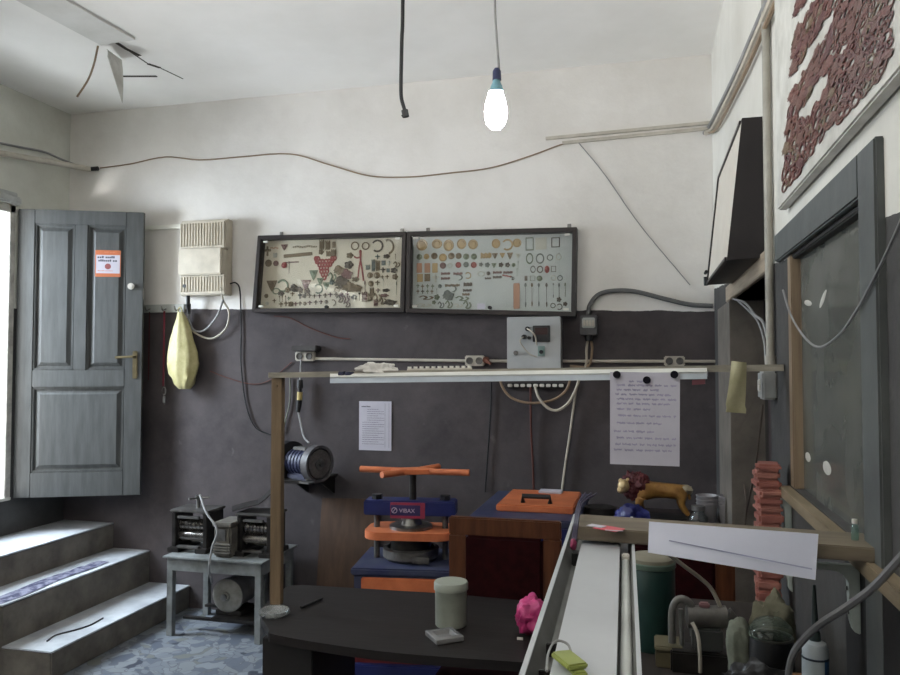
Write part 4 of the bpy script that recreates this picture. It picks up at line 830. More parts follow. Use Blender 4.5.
# ------------------------------------------------------------------ rolling mill stand (left)
rx0, rx1, ry0, ry1, rz = -2.905, -2.26, 4.27, 4.72, .455
grey_steel = M('grey_painted_steel', (132, 136, 136), (96, 98, 96), rough=.5, scale=8)
rt = thing('steel_stand', 'low grey steel stand carrying the two rolling mills', 'stand', ((rx0 + rx1) / 2, (ry0 + ry1) / 2, 0))
part('stand_top', grey_steel, rt, lambda bm: bx(bm, (rx0 - .02, ry0 - .02, rz - .012), (rx1 + .02, ry1 + .02, rz), .002), None)
part('apron', grey_steel, rt, lambda bm: (bx(bm, (rx0, ry0, rz - .09), (rx1, ry0 + .03, rz - .012), .002), bx(bm, (rx0, ry1 - .03, rz - .09), (rx1, ry1, rz - .012), .002), bx(bm, (rx0, ry0 + .03, rz - .09), (rx0 + .03, ry1 - .03, rz - .012), .002), bx(bm, (rx1 - .03, ry0 + .03, rz - .09), (rx1, ry1 - .03, rz - .012), .002)), None)
for x in (rx0, rx1 - .04):
    for y in (ry0, ry1 - .04):
        part('leg', grey_steel, rt, lambda bm: bx(bm, (x, y, FZ), (x + .04, y + .04, rz - .09), .002), None)
part('motor_shelf', oily, rt, lambda bm: bx(bm, (rx0 + .25, ry0 + .1, .045), (rx0 + .66, ry1 - .04, .06), .002), None)
part('shelf_bearer', oily, rt, lambda bm: [bx(bm, (rx0 + .04, y, .03), (rx1 - .04, y + .03, .045)) for y in (ry0 + .12, ry1 - .08)], None)
part('stiffener', grey_steel, rt, lambda bm: bx(bm, (rx0 + .40, ry1 - .04, .06), (rx0 + .46, ry1, rz - .09), .002), None)
roll_m = M('polished_roll', (150, 146, 142), (120, 116, 112), rough=.22, metal=.9, scale=20, bump=.02)
def mill(x, y, w, h, label, wheel):
    t = thing('rolling_mill', label, 'rolling mill', (x, y, rz))
    for s in (0, 1):
        xa = x - w / 2 + s * (w - .032)
        part('side_frame', oily, t, lambda bm: (bx(bm, (xa, y - .1, rz), (xa + .032, y + .1, rz + h * .94), .006),), None)
    part('top_plate', dull_steel, t, lambda bm: bx(bm, (x - w / 2 - .012, y - .11, rz + h * .94), (x + w / 2 + .012, y + .11, rz + h), .006), None)
    part('foot', oily, t, lambda bm: [bx(bm, (x - w / 2 - .01 + i * (w - .06), y - .13, rz), (x - w / 2 + .07 + i * (w - .06), y + .13, rz + .03), .004) for i in (0, 1)], None)
    for i, f in enumerate((.34, .62)):
        def roll(bm):
            zz = rz + h * f; yy = y - .04; n = 7; L = w - .064; xs = x - w / 2 + .032
            pr_ = []
            for k_ in range(n):
                a = L * k_ / n; d = L / n
                pr_ += [(h * .14, a), (h * .14, a + d * .55), (h * .125, a + d * .7), (h * .125, a + d * .85)] if i else [(h * .14, a), (h * .14, a + d * .9)]
            lathe(bm, [(0, 0)] + pr_ + [(h * .14, L), (0, L)], (xs, yy, zz), 28, Matrix.Rotation(R(90), 4, 'Y'))
        part('roll', roll_m, t, roll, 35)
    part('guide_bar', dull_steel, t, lambda bm: (bx(bm, (x - w / 2 + .05, y - .115, rz + h * .80), (x + w / 2 - .05, y - .09, rz + h * .86), .003), bx(bm, (x - w / 2 + .05, y - .125, rz + h * .10), (x + w / 2 - .05, y - .09, rz + h * .16), .003)), None)
    if wheel:
        part('adjusting_screw', steel, t, lambda bm: (cyl(bm, (x, y, rz + h), (x, y, rz + h + .07), .012), [tube(bm, [(x, y, rz + h + .062), (x + .075 * math.cos(a), y + .075 * math.sin(a), rz + h + .066)], .007) for a in (.2, 2.3, 4.4)], cyl(bm, (x, y, rz + h + .05), (x, y, rz + h + .078), .02)), 40)
    return t
mill(at(198, 520, Y=4.48).x, 4.48, .255, .265, 'left rolling mill with handwheel screw on the steel stand', True)
mill(at(261.5, 520, Y=4.48).x, 4.48, .235, .265, 'right rolling mill beside the wooden post on the steel stand', False)
gx = at(229, 520, Y=4.38).x
gb = thing('gearbox', 'dusty grey finned gearbox between the two rolling mills', 'gearbox', (gx, 4.39, rz))
gbm = M('dusty_grey_iron', (112, 108, 100), (80, 76, 70), rough=.7, scale=14, bump=.2)
part('housing', gbm, gb, lambda bm: bx(bm, (gx - .06, 4.30, rz), (gx + .06, 4.5, rz + .19), .012), None)
part('cap', gbm, gb, lambda bm: bx(bm, (gx - .066, 4.29, rz + .19), (gx + .066, 4.51, rz + .215), .006), None)
part('cooling_fins', gbm, gb, lambda bm: [bx(bm, (gx - .063, 4.285, rz + .03 + i * .017), (gx + .063, 4.302, rz + .038 + i * .017)) for i in range(4)], None)
part('rating_plate', dull_steel, gb, lambda bm: bx(bm, (gx - .045, 4.290, rz + .105), (gx + .03, 4.301, rz + .175), .003), None)
# bent sheet lying on the right mill
p_ = at(250, 506, Y=4.45)
one('metal_sheet', 'bent dark metal sheet lying on top of right rolling mill', 'sheet', oily, lambda bm: sheet(bm, [[Vector((at(px, py, Y=y).x, y, at(px, py + 2.5, Y=4.4).z)) for y in (4.38, 4.46, 4.54)] for px, py in ((232, 508), (245, 504), (258, 501), (265, 496), (272, 489))], .006), None, None)
cable('cable', 'pale lead trailing from the left rolling mill down to motor', [at(200, 495, Y=4.34), at(206, 512, Y=4.27), at(217, 530, Y=4.24), at(212, 548, Y=4.24), at(209, 568, Y=4.23), at(212, 583, Y=4.33)], .007, grey_cable)
mx = at(230, 586, Y=4.45); mz = mx.z
mo = thing('electric_motor', 'round grey electric motor under the steel stand', 'motor', (mx.x, 4.48, .06))
r0 = .105; mz = .0615 + .022 + r0
mot_m = M('motor_grey', (150, 150, 146), (108, 106, 100), rough=.5, scale=9)
part('motor_body', mot_m, mo, lambda bm: (cyl(bm, (mx.x, 4.42, mz), (mx.x, 4.64, mz), r0 * .9, n=32), [bx(bm, (mx.x - .004, 4.44, mz), (mx.x + .004, 4.62, mz + r0), 0, Matrix.Rotation(a, 3, 'Y')) for a in (0,)]), 40)
part('end_cover', mot_m, mo, lambda bm: lathe(bm, [(0, .035), (r0 * .25, .035), (r0 * .3, .02), (r0 * .8, .016), (r0, 0), (r0, -.03), (0, -.03)], (mx.x, 4.42, mz), 36, RX), 40)
part('shaft_boss', steel, mo, lambda bm: cyl(bm, (mx.x, 4.365, mz), (mx.x, 4.39, mz), .02), 40)
part('foot', oily, mo, lambda bm: bx(bm, (mx.x - .09, 4.43, .0615), (mx.x + .09, 4.62, .092), .004), None)
part('drive_pulley', oily, mo, lambda bm: (cyl(bm, (mx.x + .02, 4.64, mz), (mx.x + .02, 4.67, mz), .05),), 40)
part('drive_belt', dark_rubber, mo, lambda bm: tube(bm, [(mx.x - .04, 4.655, mz), (mx.x - .055, 4.655, .345), (mx.x + .075, 4.655, .345), (mx.x + .07, 4.655, mz)], .01, 6, 3, smooth=False), True)

# ------------------------------------------------------------------ vulcanising press
pd = 3.98; px_ = at(411, 520, Y=pd).x
vp = thing('vulcanizing_press', 'blue screw press with orange cross handle behind black table', 'press', (px_, pd, 0), R(8))
def V(name, mat, fn, sm=None): return part(name, mat, vp, fn, sm, False)
V('cabinet', dusty_blue, lambda bm: bx(bm, (-.26, -.22, .16), (.26, .22, .575), .006))
V('base_plate', dusty_blue, lambda bm: bx(bm, (-.275, -.235, .575), (.275, .235, .612), .008))
V('front_panel', orange, lambda bm: bx(bm, (-.22, -.234, .2), (.22, -.218, .566), .006))
V('bottom_frame', blue, lambda bm: (bx(bm, (-.31, -.24, .06), (.29, .24, .13), .006),))
V('red_skirt', M('dark_red_enamel', (110, 36, 36), rough=.5), lambda bm: bx(bm, (-.27, -.21, .13), (.27, .21, .16), .003))
for s in (-1, 1):
    for q in (-1, 1): V('foot', blue, lambda bm: bx(bm, (s * .27 - .03, q * .2 - .03, FZ), (s * .27 + .03, q * .2 + .03, .06), .004))
    V('column', dull_steel, lambda bm: cyl(bm, (s * .185, 0, .612), (s * .185, 0, .93), .016), 40)
    V('column_nut', black_plastic, lambda bm: cyl(bm, (s * .185, 0, .925), (s * .185, 0, .95), .03, n=6))
V('lower_platen', dull_steel, lambda bm: lathe(bm, [(0, .612), (.13, .612), (.15, .63), (.15, .672), (.125, .677), (.125, .655), (0, .655)], n=40), 40)
V('platen_handle', dull_steel, lambda bm: bx(bm, (.03, -.16, .62), (.12, -.14, .655), .004))
V('mould', oily, lambda bm: cyl(bm, (0, 0, .655), (0, 0, .734), .11, n=36), 40)
op = NB()
n_ = 28; pts_ = []
for cx_, cy_, a0 in ((.16, .07, 0), (-.16, .07, 90), (-.16, -.07, 180), (.16, -.07, 270)):
    for k_ in range(8): a = R(a0 + k_ * 90 / 7); pts_.append((cx_ + .075 * math.cos(a), cy_ + .075 * math.sin(a), .734))
prism(op, pts_, (0, 0, .041), .004); obj('upper_plate', op, orange, vp, None, False)
V('pressure_disc', steel, lambda bm: lathe(bm, [(0, .775), (.115, .775), (.115, .79), (.06, .795), (.05, .83), (0, .83)], n=36), 40)
V('crosshead', blue, lambda bm: bx(bm, (-.245, -.065, .848), (.245, .065, .925), .006))
V('screw', oily, lambda bm: cyl(bm, (.01, 0, .79), (.01, 0, 1.07), .019), 40)
lab = V('label_plate', red_label, lambda bm: bx(bm, (-.10, -.069, .835), (.085, -.064, .918), .001))
lab['label'] = 'red label plate with white lettering'
part('label_field', M('navy_label', (52, 44, 92), rough=.5, bump=0), lab, lambda bm: bx(bm, (-.097, -.0702, .85), (.06, -.0688, .905)), None, False)
# lettering and round mark on the label
def text_mesh(name, s, size, mat, parent, m4, ext=.0006):
    cu = bpy.data.curves.new(name, 'FONT'); cu.body = s; cu.size = size; cu.extrude = ext; cu.align_x = 'LEFT'
    tmp = bpy.data.objects.new(name, cu); COL.objects.link(tmp)
    bpy.context.view_layer.update()
    me = bpy.data.meshes.new_from_object(tmp.evaluated_get(bpy.context.evaluated_depsgraph_get()))
    bpy.data.objects.remove(tmp); bpy.data.curves.remove(cu)
    me.transform(m4)
    me.materials.clear()
    return link(name, me, mat, parent, None, False)
lab_w = M('label_white', (196, 180, 200), rough=.5, bump=0)
text_mesh('lettering', 'VIBAX', .03, lab_w, lab, Matrix.Translation((-.052, -.071, .866)) @ Matrix.Rotation(R(90), 4, 'X'))
part('round_mark', lab_w, lab, lambda bm: (torus(bm, (-.078, -.0708, .877), .014, .002, 'Y', 20, 5), tube(bm, [(-.086, -.0708, .868), (-.07, -.0708, .888)], .002, 5)), True, False)
hz = 1.075
V('handle_hub', orange, lambda bm: prism(bm, [(-.11, -.03, hz - .012), (-.03, -.075, hz - .012), (.1, -.035, hz - .012), (.13, .02, hz - .012), (.04, .075, hz - .012), (-.08, .03, hz - .012)], (0, 0, .026), .004))
for (a, L_) in ((172, .30), (-8, .31), (232, .22), (58, .22)):
    V('handle_arm', orange, lambda bm: tube(bm, [(.01 + .05 * math.cos(R(a)), .05 * math.sin(R(a)), hz), (.01 + L_ * math.cos(R(a)), L_ * math.sin(R(a)), hz + .002)], .017, 12), 40)

# blue chest with orange lid
bz = .895; bY0, bY1 = 3.75, 4.55
bx0, bx1 = at(470, 520, Y=bY0).x, at(575, 520, Y=bY0).x
bc = thing('machine_chest', 'blue floor chest with flat orange lid right of the press', 'chest', ((bx0 + bx1) / 2, (bY0 + bY1) / 2, 0))
part('body', blue, bc, lambda bm: bx(bm, (bx0, bY0, FZ), (bx1, bY1, bz - .035), .006), None)
part('top_plate', dusty_blue, bc, lambda bm: bx(bm, (bx0 - .012, bY0 - .012, bz - .035), (bx1 + .012, bY1 + .012, bz), .006), None)
lx0, lx1 = at(497, 512, Y=3.95).x, at(574, 512, Y=3.95).x
lid = part('lid', orange, bc, lambda bm: bx(bm, (lx0, 3.92, bz), (lx1, 4.42, bz + .035), .006), None)
part('handle', black_plastic, lid, lambda bm: tube(bm, [((lx0 + lx1) / 2 - .07, 4.0, bz + .035), ((lx0 + lx1) / 2 - .07, 3.995, bz + .07), ((lx0 + lx1) / 2 + .07, 3.995, bz + .07), ((lx0 + lx1) / 2 + .07, 4.0, bz + .035)], .013, 10, smooth=False), 40)
one('paper_slip', 'folded pale paper slip lying on the orange lid', 'paper', paper, lambda bm: bx(bm, ((lx0 + lx1) / 2 - .03, 4.30, bz + .036), ((lx0 + lx1) / 2 + .1, 4.38, bz + .05), .004), None, None)

# wooden chairs with maroon padded backs
chair_m = wood('chair_wood', (98, 60, 40), (74, 43, 28), 'Z', rough=.35, stretch=10)
maroon = M('maroon_upholstery', (46, 13, 16), (34, 9, 12), rough=.9, spec=.1, scale=30, bump=.1)
def chair(x, y, label, w=.475):
    t = thing('upholstered_chair', label, 'chair', (x, y - .2, 0), 0, None)
    h = 1.0; hw = w / 2; st_ = .075
    for s in (-1, 1):
        x0 = x + s * hw - (st_ if s > 0 else 0)
        part('rear_post', chair_m, t, lambda bm: bx(bm, (x0, y, FZ), (x0 + st_, y + .035, h - st_), .004), None)
        part('front_leg', chair_m, t, lambda bm: bx(bm, (x0 + .015, y - .42, FZ), (x0 + .06, y - .375, .41), .004), None)
        part('side_rail', chair_m, t, lambda bm: bx(bm, (x0 + .02, y - .375, .35), (x0 + .05, y, .41), .003), None)
    part('top_rail', chair_m, t, lambda bm: bx(bm, (x - hw, y, h - st_), (x + hw, y + .035, h), .005), None)
    part('lower_rail', chair_m, t, lambda bm: bx(bm, (x - hw + st_, y, .5), (x + hw - st_, y + .035, .56), .004), None)
    part('back_pad', maroon, t, lambda bm: bx(bm, (x - hw + st_, y - .012, .56), (x + hw - st_, y + .03, h - st_), .010), None)
    part('seat', maroon, t, lambda bm: bx(bm, (x - hw + .02, y - .42, .41), (x + hw - .02, y, .47), .02), None)
    part('front_rail', chair_m, t, lambda bm: bx(bm, (x - hw + .06, y - .41, .35), (x + hw - .06, y - .385, .41), .003), None)
    return t
c1x = at(504, 560, Y=3.2).x
chair(c1x, 3.2, 'wooden chair with maroon padded back behind the black table')
chair(at(735, 560, Y=3.2).x - .2375, 3.2, 'wooden chair with maroon padded back behind the green canister')

# dark cabinet at the back, with statue, jar and cups on it
kz = .80; kx0, kx1 = at(586, 520, Y=3.95).x, at(728, 520, Y=3.95).x
kt = thing('low_cabinet', 'dark low cabinet against back wall under the lion figurine', 'cabinet', ((kx0 + kx1) / 2, 4.3, 0))
dkw = wood('dark_stained_wood', (46, 38, 36), (34, 28, 27), 'X', rough=.6)
part('body', dkw, kt, lambda bm: bx(bm, (kx0 + .02, 3.97, FZ), (kx1 - .02, 4.7, kz - .03), .004), None)
part('cabinet_top', dkw, kt, lambda bm: bx(bm, (kx0, 3.93, kz - .03), (kx1, 4.74, kz), .004), None)
for s in (0, 1):
    w_ = (kx1 - kx0 - .04) / 2
    part('door', dkw, kt, lambda bm: bx(bm, (kx0 + .025 + s * w_, 3.955, .08), (kx0 + .015 + (s + 1) * w_, 3.97, kz - .05), .003), None)
lY = 4.1
lp = lambda px, py, dy=0: at(px, py, Y=lY) + Vector((0, dy, 0))
gold_m = M('gilded_gold', (168, 126, 66), (128, 90, 48), rough=.4, metal=.3, scale=16)
b0, b1 = lp(640, 507), lp(684, 507)
pbz = kz + .075
one('plinth', 'black oblong plinth under the golden lion figurine', 'plinth', black_plastic, lambda bm: (bx(bm, (lp(630, 0).x, lY - .09, kz), (lp(683, 0).x, lY + .09, kz + .06), .004), bx(bm, (lp(634, 0).x, lY - .08, kz + .06), (lp(681, 0).x, lY + .08, pbz), .004)), None, None)
ln = thing('lion_figurine', 'golden lion figurine with maroon mane standing on black plinth', 'figurine', (lp(655, 0).x, lY, pbz))
def skin(name, verts, edges, mat, parent):
    me = bpy.data.meshes.new(name); me.from_pydata([v[0] for v in verts], edges, []); o = bpy.data.objects.new(name, me); COL.objects.link(o)
    sm = o.modifiers.new('skin', 'SKIN')
    for i, v in enumerate(verts): me.skin_vertices[0].data[i].radius = (v[1], v[1])
    me.skin_vertices[0].data[0].use_root = True
    o.modifiers.new('sub', 'SUBSURF').levels = 2
    bpy.context.view_layer.update()
    m2 = bpy.data.meshes.new_from_object(o.evaluated_get(bpy.context.evaluated_depsgraph_get()))
    bpy.data.objects.remove(o)
    return link(name, m2, mat, parent, 180)
def lv(px, py, dy, r): return (lp(px, py, dy), r)
fz = lambda px, dy, r: (Vector((lp(px, 0).x, lY + dy, pbz + r * .9)), r)
LV = [lv(676, 490.5, 0, .046), lv(663, 490, 0, .042), lv(650, 490, 0, .048), lv(640, 488, 0, .050), lv(632, 484, 0, .034), lv(627, 483, -.02, .03), lv(623, 486.5, -.04, .018),
      lv(681, 497, .03, .024), lv(679, 504, .035, .014), fz(681, .035, .013), lv(683, 496, -.03, .026), lv(681, 503, -.035, .015), fz(683, -.035, .013),
      lv(642, 497, .03, .022), lv(640, 503, .03, .016), fz(639, .03, .014), lv(640, 497, -.035, .023), lv(638, 503, -.035, .016), fz(637, -.035, .014),
      lv(684, 487, 0, .012), lv(688, 492, 0, .009), lv(690, 500, 0, .008)]
LE = [(0, 1), (1, 2), (2, 3), (3, 4), (4, 5), (5, 6), (0, 7), (7, 8), (8, 9), (0, 10), (10, 11), (11, 12), (3, 13), (13, 14), (14, 15), (3, 16), (16, 17), (17, 18), (0, 19), (19, 20), (20, 21)]
skin('body', LV, LE, gold_m, ln)
part('mane', M('maroon_mane', (96, 42, 46), (66, 28, 32), rough=.5, metal=.2, scale=20), ln, lambda bm: [blob(bm, lp(px, py, dy), (r, r * .9, r * 1.05), i, .3, 3, 4) for i, (px, py, dy, r) in enumerate(((638, 487, 0, .062), (633, 483, 0, .055), (641, 482, 0, .045), (634, 490, -.01, .05)))], 60)
part('face', M('pale_gilt', (206, 184, 140), (160, 132, 90), rough=.35, metal=.3, scale=25), ln, lambda bm: ([blob(bm, lp(px, py, dy), r, i, .15, 3, 3) for i, (px, py, dy, r) in enumerate(((624, 485, -.04, (.030, .03, .034)), (621, 488.5, -.05, (.018, .02, .018)), (621, 480, -.03, (.012, .01, .014)), (628, 479.5, -.03, (.012, .01, .014))))]), 60)
part('tail_tuft', M('pale_tuft', (168, 158, 136), rough=.5, metal=.2), ln, lambda bm: blob(bm, lp(686, 490, 0), (.035, .03, .028), 5, .3, 3, 3), 60)
one('plastic_bag', 'crumpled blue plastic bag beside the lion plinth', 'bag', M('blue_plastic', (52, 58, 132), (34, 38, 92), rough=.35, scale=10, bump=.2), lambda bm: blob(bm, (lp(629, 0).x - .005, lY - .18, kz + .075), (.095, .08, .085), 4, .35, 1.6, 4, kz + .001), None, 60)
cup_m = M('frosted_plastic', (158, 156, 160), (138, 136, 140), rough=.4, spec=.5)
def cup(px, label, lean):
    x = lp(px, 0).x
    t = thing('plastic_cup_stack', label, 'cups', (x, lY, kz), 0)
    for i in range(3):
        z0 = kz + i * .02
        part('cup', cup_m, t, lambda bm: lathe(bm, [(0, .0), (.034, 0), (.053, .13), (.056, .132), (.053, .135), (.05, .13), (.032, .006), (0, .006)], (x, lY + .1, z0), 28), 40)
cup(702.5, 'left stack of frosted plastic cups right of the glass jar', 0); cup(724, 'right stack of frosted plastic cups nearest the wall corner', 0)
jx = lp(692, 0).x
jt = thing('glass_jar', 'small clear glass jar between lion figurine and cup stacks', 'jar', (jx, lY, kz))
jar_glass = glass_mat('jar_glass', (205, 210, 208), .12, .05, .25, (120, 122, 122))
part('jar_body', jar_glass, jt, lambda bm: lathe(bm, [(0, 0), (.042, 0), (.045, .01), (.045, .085), (.03, .105), (.03, .12)], (jx, lY - .03, kz), 28), 40)
part('jar_lid', M('jar_lid', (112, 112, 112), rough=.4), jt, lambda bm: lathe(bm, [(.034, .118), (.034, .14), (0, .142)], (jx, lY - .03, kz), 28), 40)
one('dark_pot', 'dark round pot on low cabinet behind the wooden shelf', 'pot', oily, lambda bm: lathe(bm, [(0, 0), (.07, 0), (.085, .05), (.08, .1), (.06, .105), (0, .09)], (lp(596, 0).x, lY + .05, kz), 32))

# ------------------------------------------------------------------ black table
TZ = .72
tx0, tx1, ty0, ty1 = -1.44, -.12, 2.40, 3.02
table_m = wood('black_table_top', (35, 31, 31), (25, 22, 22), 'X', rough=.5, stretch=6, spec=.3)
tt = thing('black_table', 'black boat-shaped table with dusty top in the foreground', 'table', ((tx0 + tx1) / 2, (ty0 + ty1) / 2, 0))
def top(bm):
    P = []; n = 20
    fl_, fr2 = at(267, 634, Z=TZ), at(490, 660, Z=TZ)
    ml, bl2 = at(261.5, 610, Z=TZ), at(288, 586, Z=TZ)
    P += smooth_pts([(bl2.x + .05, bl2.y + .03, 0), (bl2.x, bl2.y - .03, 0), (ml.x, ml.y, 0), (fl_.x - .02, fl_.y + .05, 0), (fl_.x + .03, fl_.y, 0), (fl_.x + .3, fl_.y - .045, 0), ((fl_.x + fr2.x) / 2 + .12, (fl_.y + fr2.y) / 2 - .035, 0), (fr2.x, fr2.y, 0), (tx1 - .05, fr2.y + .03, 0), (tx1, fr2.y + .1, 0), (tx1 + .03, (ty0 + ty1) / 2, 0), (tx1, ty1 - .03, 0), (tx1 - .05, ty1, 0), ((tx0 + tx1) / 2, ty1 + .03, 0)], 5)
    out = [(p.x, p.y, TZ - .03) for p in P]
    prism(bm, out, (0, 0, .03), .004)
part('table_top', table_m, tt, top, None)
leg_m = M('black_panel', (34, 31, 31), (24, 22, 22), rough=.5)
part('leg', leg_m, tt, lambda bm: bx(bm, (tx0 + .13, ty0 + .09, FZ), (tx0 + .32, ty1 - .12, TZ - .03), .004), None)
part('leg', leg_m, tt, lambda bm: bx(bm, (tx1 - .22, ty0 + .08, FZ), (tx1 - .03, ty1 - .12, TZ - .03), .004), None)
part('stretcher_panel', leg_m, tt, lambda bm: bx(bm, (tx0 + .32, (ty0 + ty1) / 2 - .01, .62), (tx1 - .22, (ty0 + ty1) / 2 + .01, TZ - .03)), None)
def tp(px, py): return at(px, py, Z=TZ)
p = tp(451, 625)
cn = thing('canister', 'pale green white canister with lid standing on the black table', 'canister', p)
cm = M('canister_white', (132, 136, 126), (112, 116, 107), rough=.4, scale=6, bump=.02)
part('body', cm, cn, lambda bm: lathe(bm, [(0, 0), (.052, 0), (.056, .004), (.057, .13), (0, .13)], p, 36), 40)
part('lid', M('canister_lid', (160, 166, 154), rough=.4, bump=0), cn, lambda bm: lathe(bm, [(0, .128), (.061, .128), (.061, .15), (.058, .155), (.05, .156), (0, .157)], p, 36), 40)
ash_m = M('ashtray_glass', (134, 134, 134), (112, 112, 112), rough=.15, spec=.7, bump=0)
p2 = tp(444.5, 639)
def sq_ash(bm):
    T = Matrix.Translation(p2) @ Matrix.Rotation(R(38), 4, 'Z')
    def ring(h, z): return [bm.verts.new(T @ Vector((sx * h, sy * h, z))) for sx, sy in ((-1, -1), (1, -1), (1, 1), (-1, 1))]
    rs_ = [ring(.046, 0), ring(.050, .004), ring(.050, .017), ring(.047, .020), ring(.033, .020), ring(.027, .007)]
    bm.faces.new(rs_[0][::-1]); bm.faces.new(rs_[-1])
    for a, b2 in zip(rs_, rs_[1:]):
        for k in range(4): bm.faces.new((a[k], a[(k + 1) % 4], b2[(k + 1) % 4], b2[k]))
one('ashtray', 'square pale glass ashtray in front of the canister on black table', 'ashtray', ash_m, sq_ash, None, None)
p3 = tp(274, 615)
one('ashtray', 'round cut-glass ashtray on left end of the black table', 'ashtray', glass_mat('cut_glass', (215, 220, 220), .2, .04, .35, (190, 192, 192)), lambda bm: lathe(bm, [(0, 0), (.048, 0), (.056, .008), (.056, .02), (.052, .022), (.044, .019), (.036, .009), (0, .008)], p3, 14), None, 20)
pa_, pb_ = tp(301, 609), tp(320, 601)
one('pen', 'black pen lying on the left half of black table', 'pen', black_plastic, lambda bm: (cyl(bm, pa_ + Vector((0, 0, .006)), pb_ + Vector((0, 0, .006)), .005, n=10), cyl(bm, pb_ + Vector((0, 0, .006)), pb_ + (pb_ - pa_).normalized() * .02 + Vector((0, 0, .006)), .005, .001, n=10)))
p4 = tp(533, 637)
pk = thing('plastic_bag', 'crumpled bright pink plastic bag on table behind the lamp tray', 'bag', p4)
part('bag_body', M('pink_plastic', (206, 70, 130), (160, 46, 100), rough=.4, scale=14, bump=.2), pk, lambda bm: blob(bm, p4 + Vector((0, .02, .065)), (.065, .06, .07), 8, .3, 1.8, 4, TZ + .001), 60)
part('printed_mark', white_plastic, pk, lambda bm: bx(bm, p4 + Vector((-.045, -.062, .008)), p4 + Vector((-.025, -.058, .016))), None)

# ------------------------------------------------------------------ wooden post, rail and lamp housing over the table
post_m = wood('pine_post', (122, 103, 80), (98, 82, 62), 'Z', rough=.6, stretch=10)
pp = at(276.5, 604, Z=TZ)
z_top = at(276, 378, d=(pp - EYE).dot(FW)).z
one('wooden_post', 'upright pine post standing on left end of the black table', 'post', post_m, lambda bm: (bx(bm, (pp.x - .022, pp.y - .015, TZ), (pp.x + .022, pp.y + .015, z_top), .002), cyl(bm, (pp.x, pp.y - .019, z_top - .03), (pp.x, pp.y - .014, z_top - .03), .006)), None, None)
ra = Vector((pp.x - .03, pp.y, z_top)); rb = at(784, 371, X=XR - .001)
rail_m = wood('grey_rail_wood', (150, 145, 132), (120, 115, 104), 'X', rough=.6)
rd = rb - ra; rn = Vector((rd.y, -rd.x, 0)).normalized(); rn = rn if rn.y < 0 else -rn   # towards the camera
def rail(bm): prism(bm, [ra + rn * .02, rb + rn * .02, rb + rn * .02 + Vector((0, 0, .02)), ra + rn * .02 + Vector((0, 0, .021))], -rn * .04)
one('wooden_rail', 'long grey wooden rail from pine post across to right wall', 'rail', rail_m, rail, None, None)
def on_rail(px, py, off):
    """point on the vertical plane parallel to the rail, off metres in front of it"""
    o = ra + rn * off; v = at(px, py, d=1) - EYE
    t = (o - EYE).dot(rn) / v.dot(rn); return EYE + v * t
hous_m = M('aluminium_housing', (196, 204, 212), (180, 188, 196), rough=.3, metal=.25, scale=5, bump=.02)
ftA = [on_rail(330, 383.2, .06), on_rail(707, 379, .06), on_rail(707, 371.8, .06), on_rail(330, 377, .06)]
lf = thing('lamp_housing', 'long white steel lamp housing fixed along the wooden rail', 'light fixture', (ftA[0] + ftA[1]) / 2)
part('front_face', hous_m, lf, lambda bm: prism(bm, ftA, -rn * .006), None)
def shoulder(bm):
    A = [ftA[3], ftA[2]]; B = [on_rail(330, 376.5, .024), on_rail(707, 368.6, .024)]
    B = [Vector((b2.x, b2.y, a2.z + .012)) for a2, b2 in zip(A, B)]
    prism(bm, [A[0], A[1], B[1], B[0]], (0, 0, -.005))
part('sloped_top', M('housing_top', (206, 206, 200), (188, 188, 182), rough=.45), lf, shoulder, None)
part('back_channel', hous_m, lf, lambda bm: prism(bm, [p - rn * .006 + Vector((0, 0, .002)) for p in (ftA[0] + Vector((0, 0, .006)), ftA[1] + Vector((0, 0, .006)), ftA[2], ftA[3])], -rn * .028), None)
tube_m = M('lamp_tube', (206, 210, 206), rough=.3, bump=0)
part('lamp_tube', tube_m, lf, lambda bm: cyl(bm, ftA[0] - rn * .02 + Vector((.03, -.005, .012)), ftA[1] - rn * .02 + Vector((-.03, .005, .012)), .008, n=12), 40)
part('end_mark', M('faded_red', (130, 76, 84), rough=.6), lf, lambda bm: prism(bm, [on_rail(692, 385, .05), on_rail(705, 384, .05), on_rail(705, 379, .05), on_rail(692, 380, .05)], -rn * .01), None)
ck = thing('spring_clip', 'dark navy double clip on left part of wooden rail', 'clip', on_rail(344, 375.5, .04))
for x in (337.5, 344.5):
    part('clip_jaw', M('clip_navy', (36, 38, 66), rough=.4), ck, lambda bm: prism(bm, [on_rail(x, 376.5, .045), on_rail(x + 6, 376.5, .045), on_rail(x + 6, 371.5, .045), on_rail(x, 371.5, .045)], -rn * .07, .003), None)
q = on_rail(377, 372, 0)
one('crumpled_paper', 'crumpled white tissue paper heap lying on the wooden rail', 'paper', M('tissue', (204, 200, 194), (182, 178, 172), rough=.8, scale=16, bump=.2), lambda bm: blob(bm, Vector((q.x, q.y, ra.z + .030)), (.08, .03, .032), 12, .35, 1.7, 4, ra.z + .0225), None, 60)
tb2 = thing('terminal_strip', 'row of white terminals lying on the wooden rail', 'terminal strip', on_rail(440, 371, 0))
rz_at = lambda px: (ra.z + .021) + (rb.z - ra.z - .001) * ((on_rail(px, 370, 0) - ra).length / rd.length)
part('base', sock_m, tb2, lambda bm: prism(bm, [Vector((on_rail(x, 370, o_).x, on_rail(x, 370, o_).y, rz_at(x))) for x, o_ in ((407, .01), (472, .01), (472, -.01), (407, -.01))], (0, 0, .006)), None)
part('terminals', clip_m, tb2, lambda bm: [cyl(bm, (lambda v, z: Vector((v.x, v.y, z + .004)))(on_rail(409.5 + i * 6, 370, 0), rz_at(409.5 + i * 6)), (lambda v, z: Vector((v.x, v.y, z + .013)))(on_rail(409.5 + i * 6, 370, 0), rz_at(409.5 + i * 6)), .007, n=10) for i in range(11)], 40)
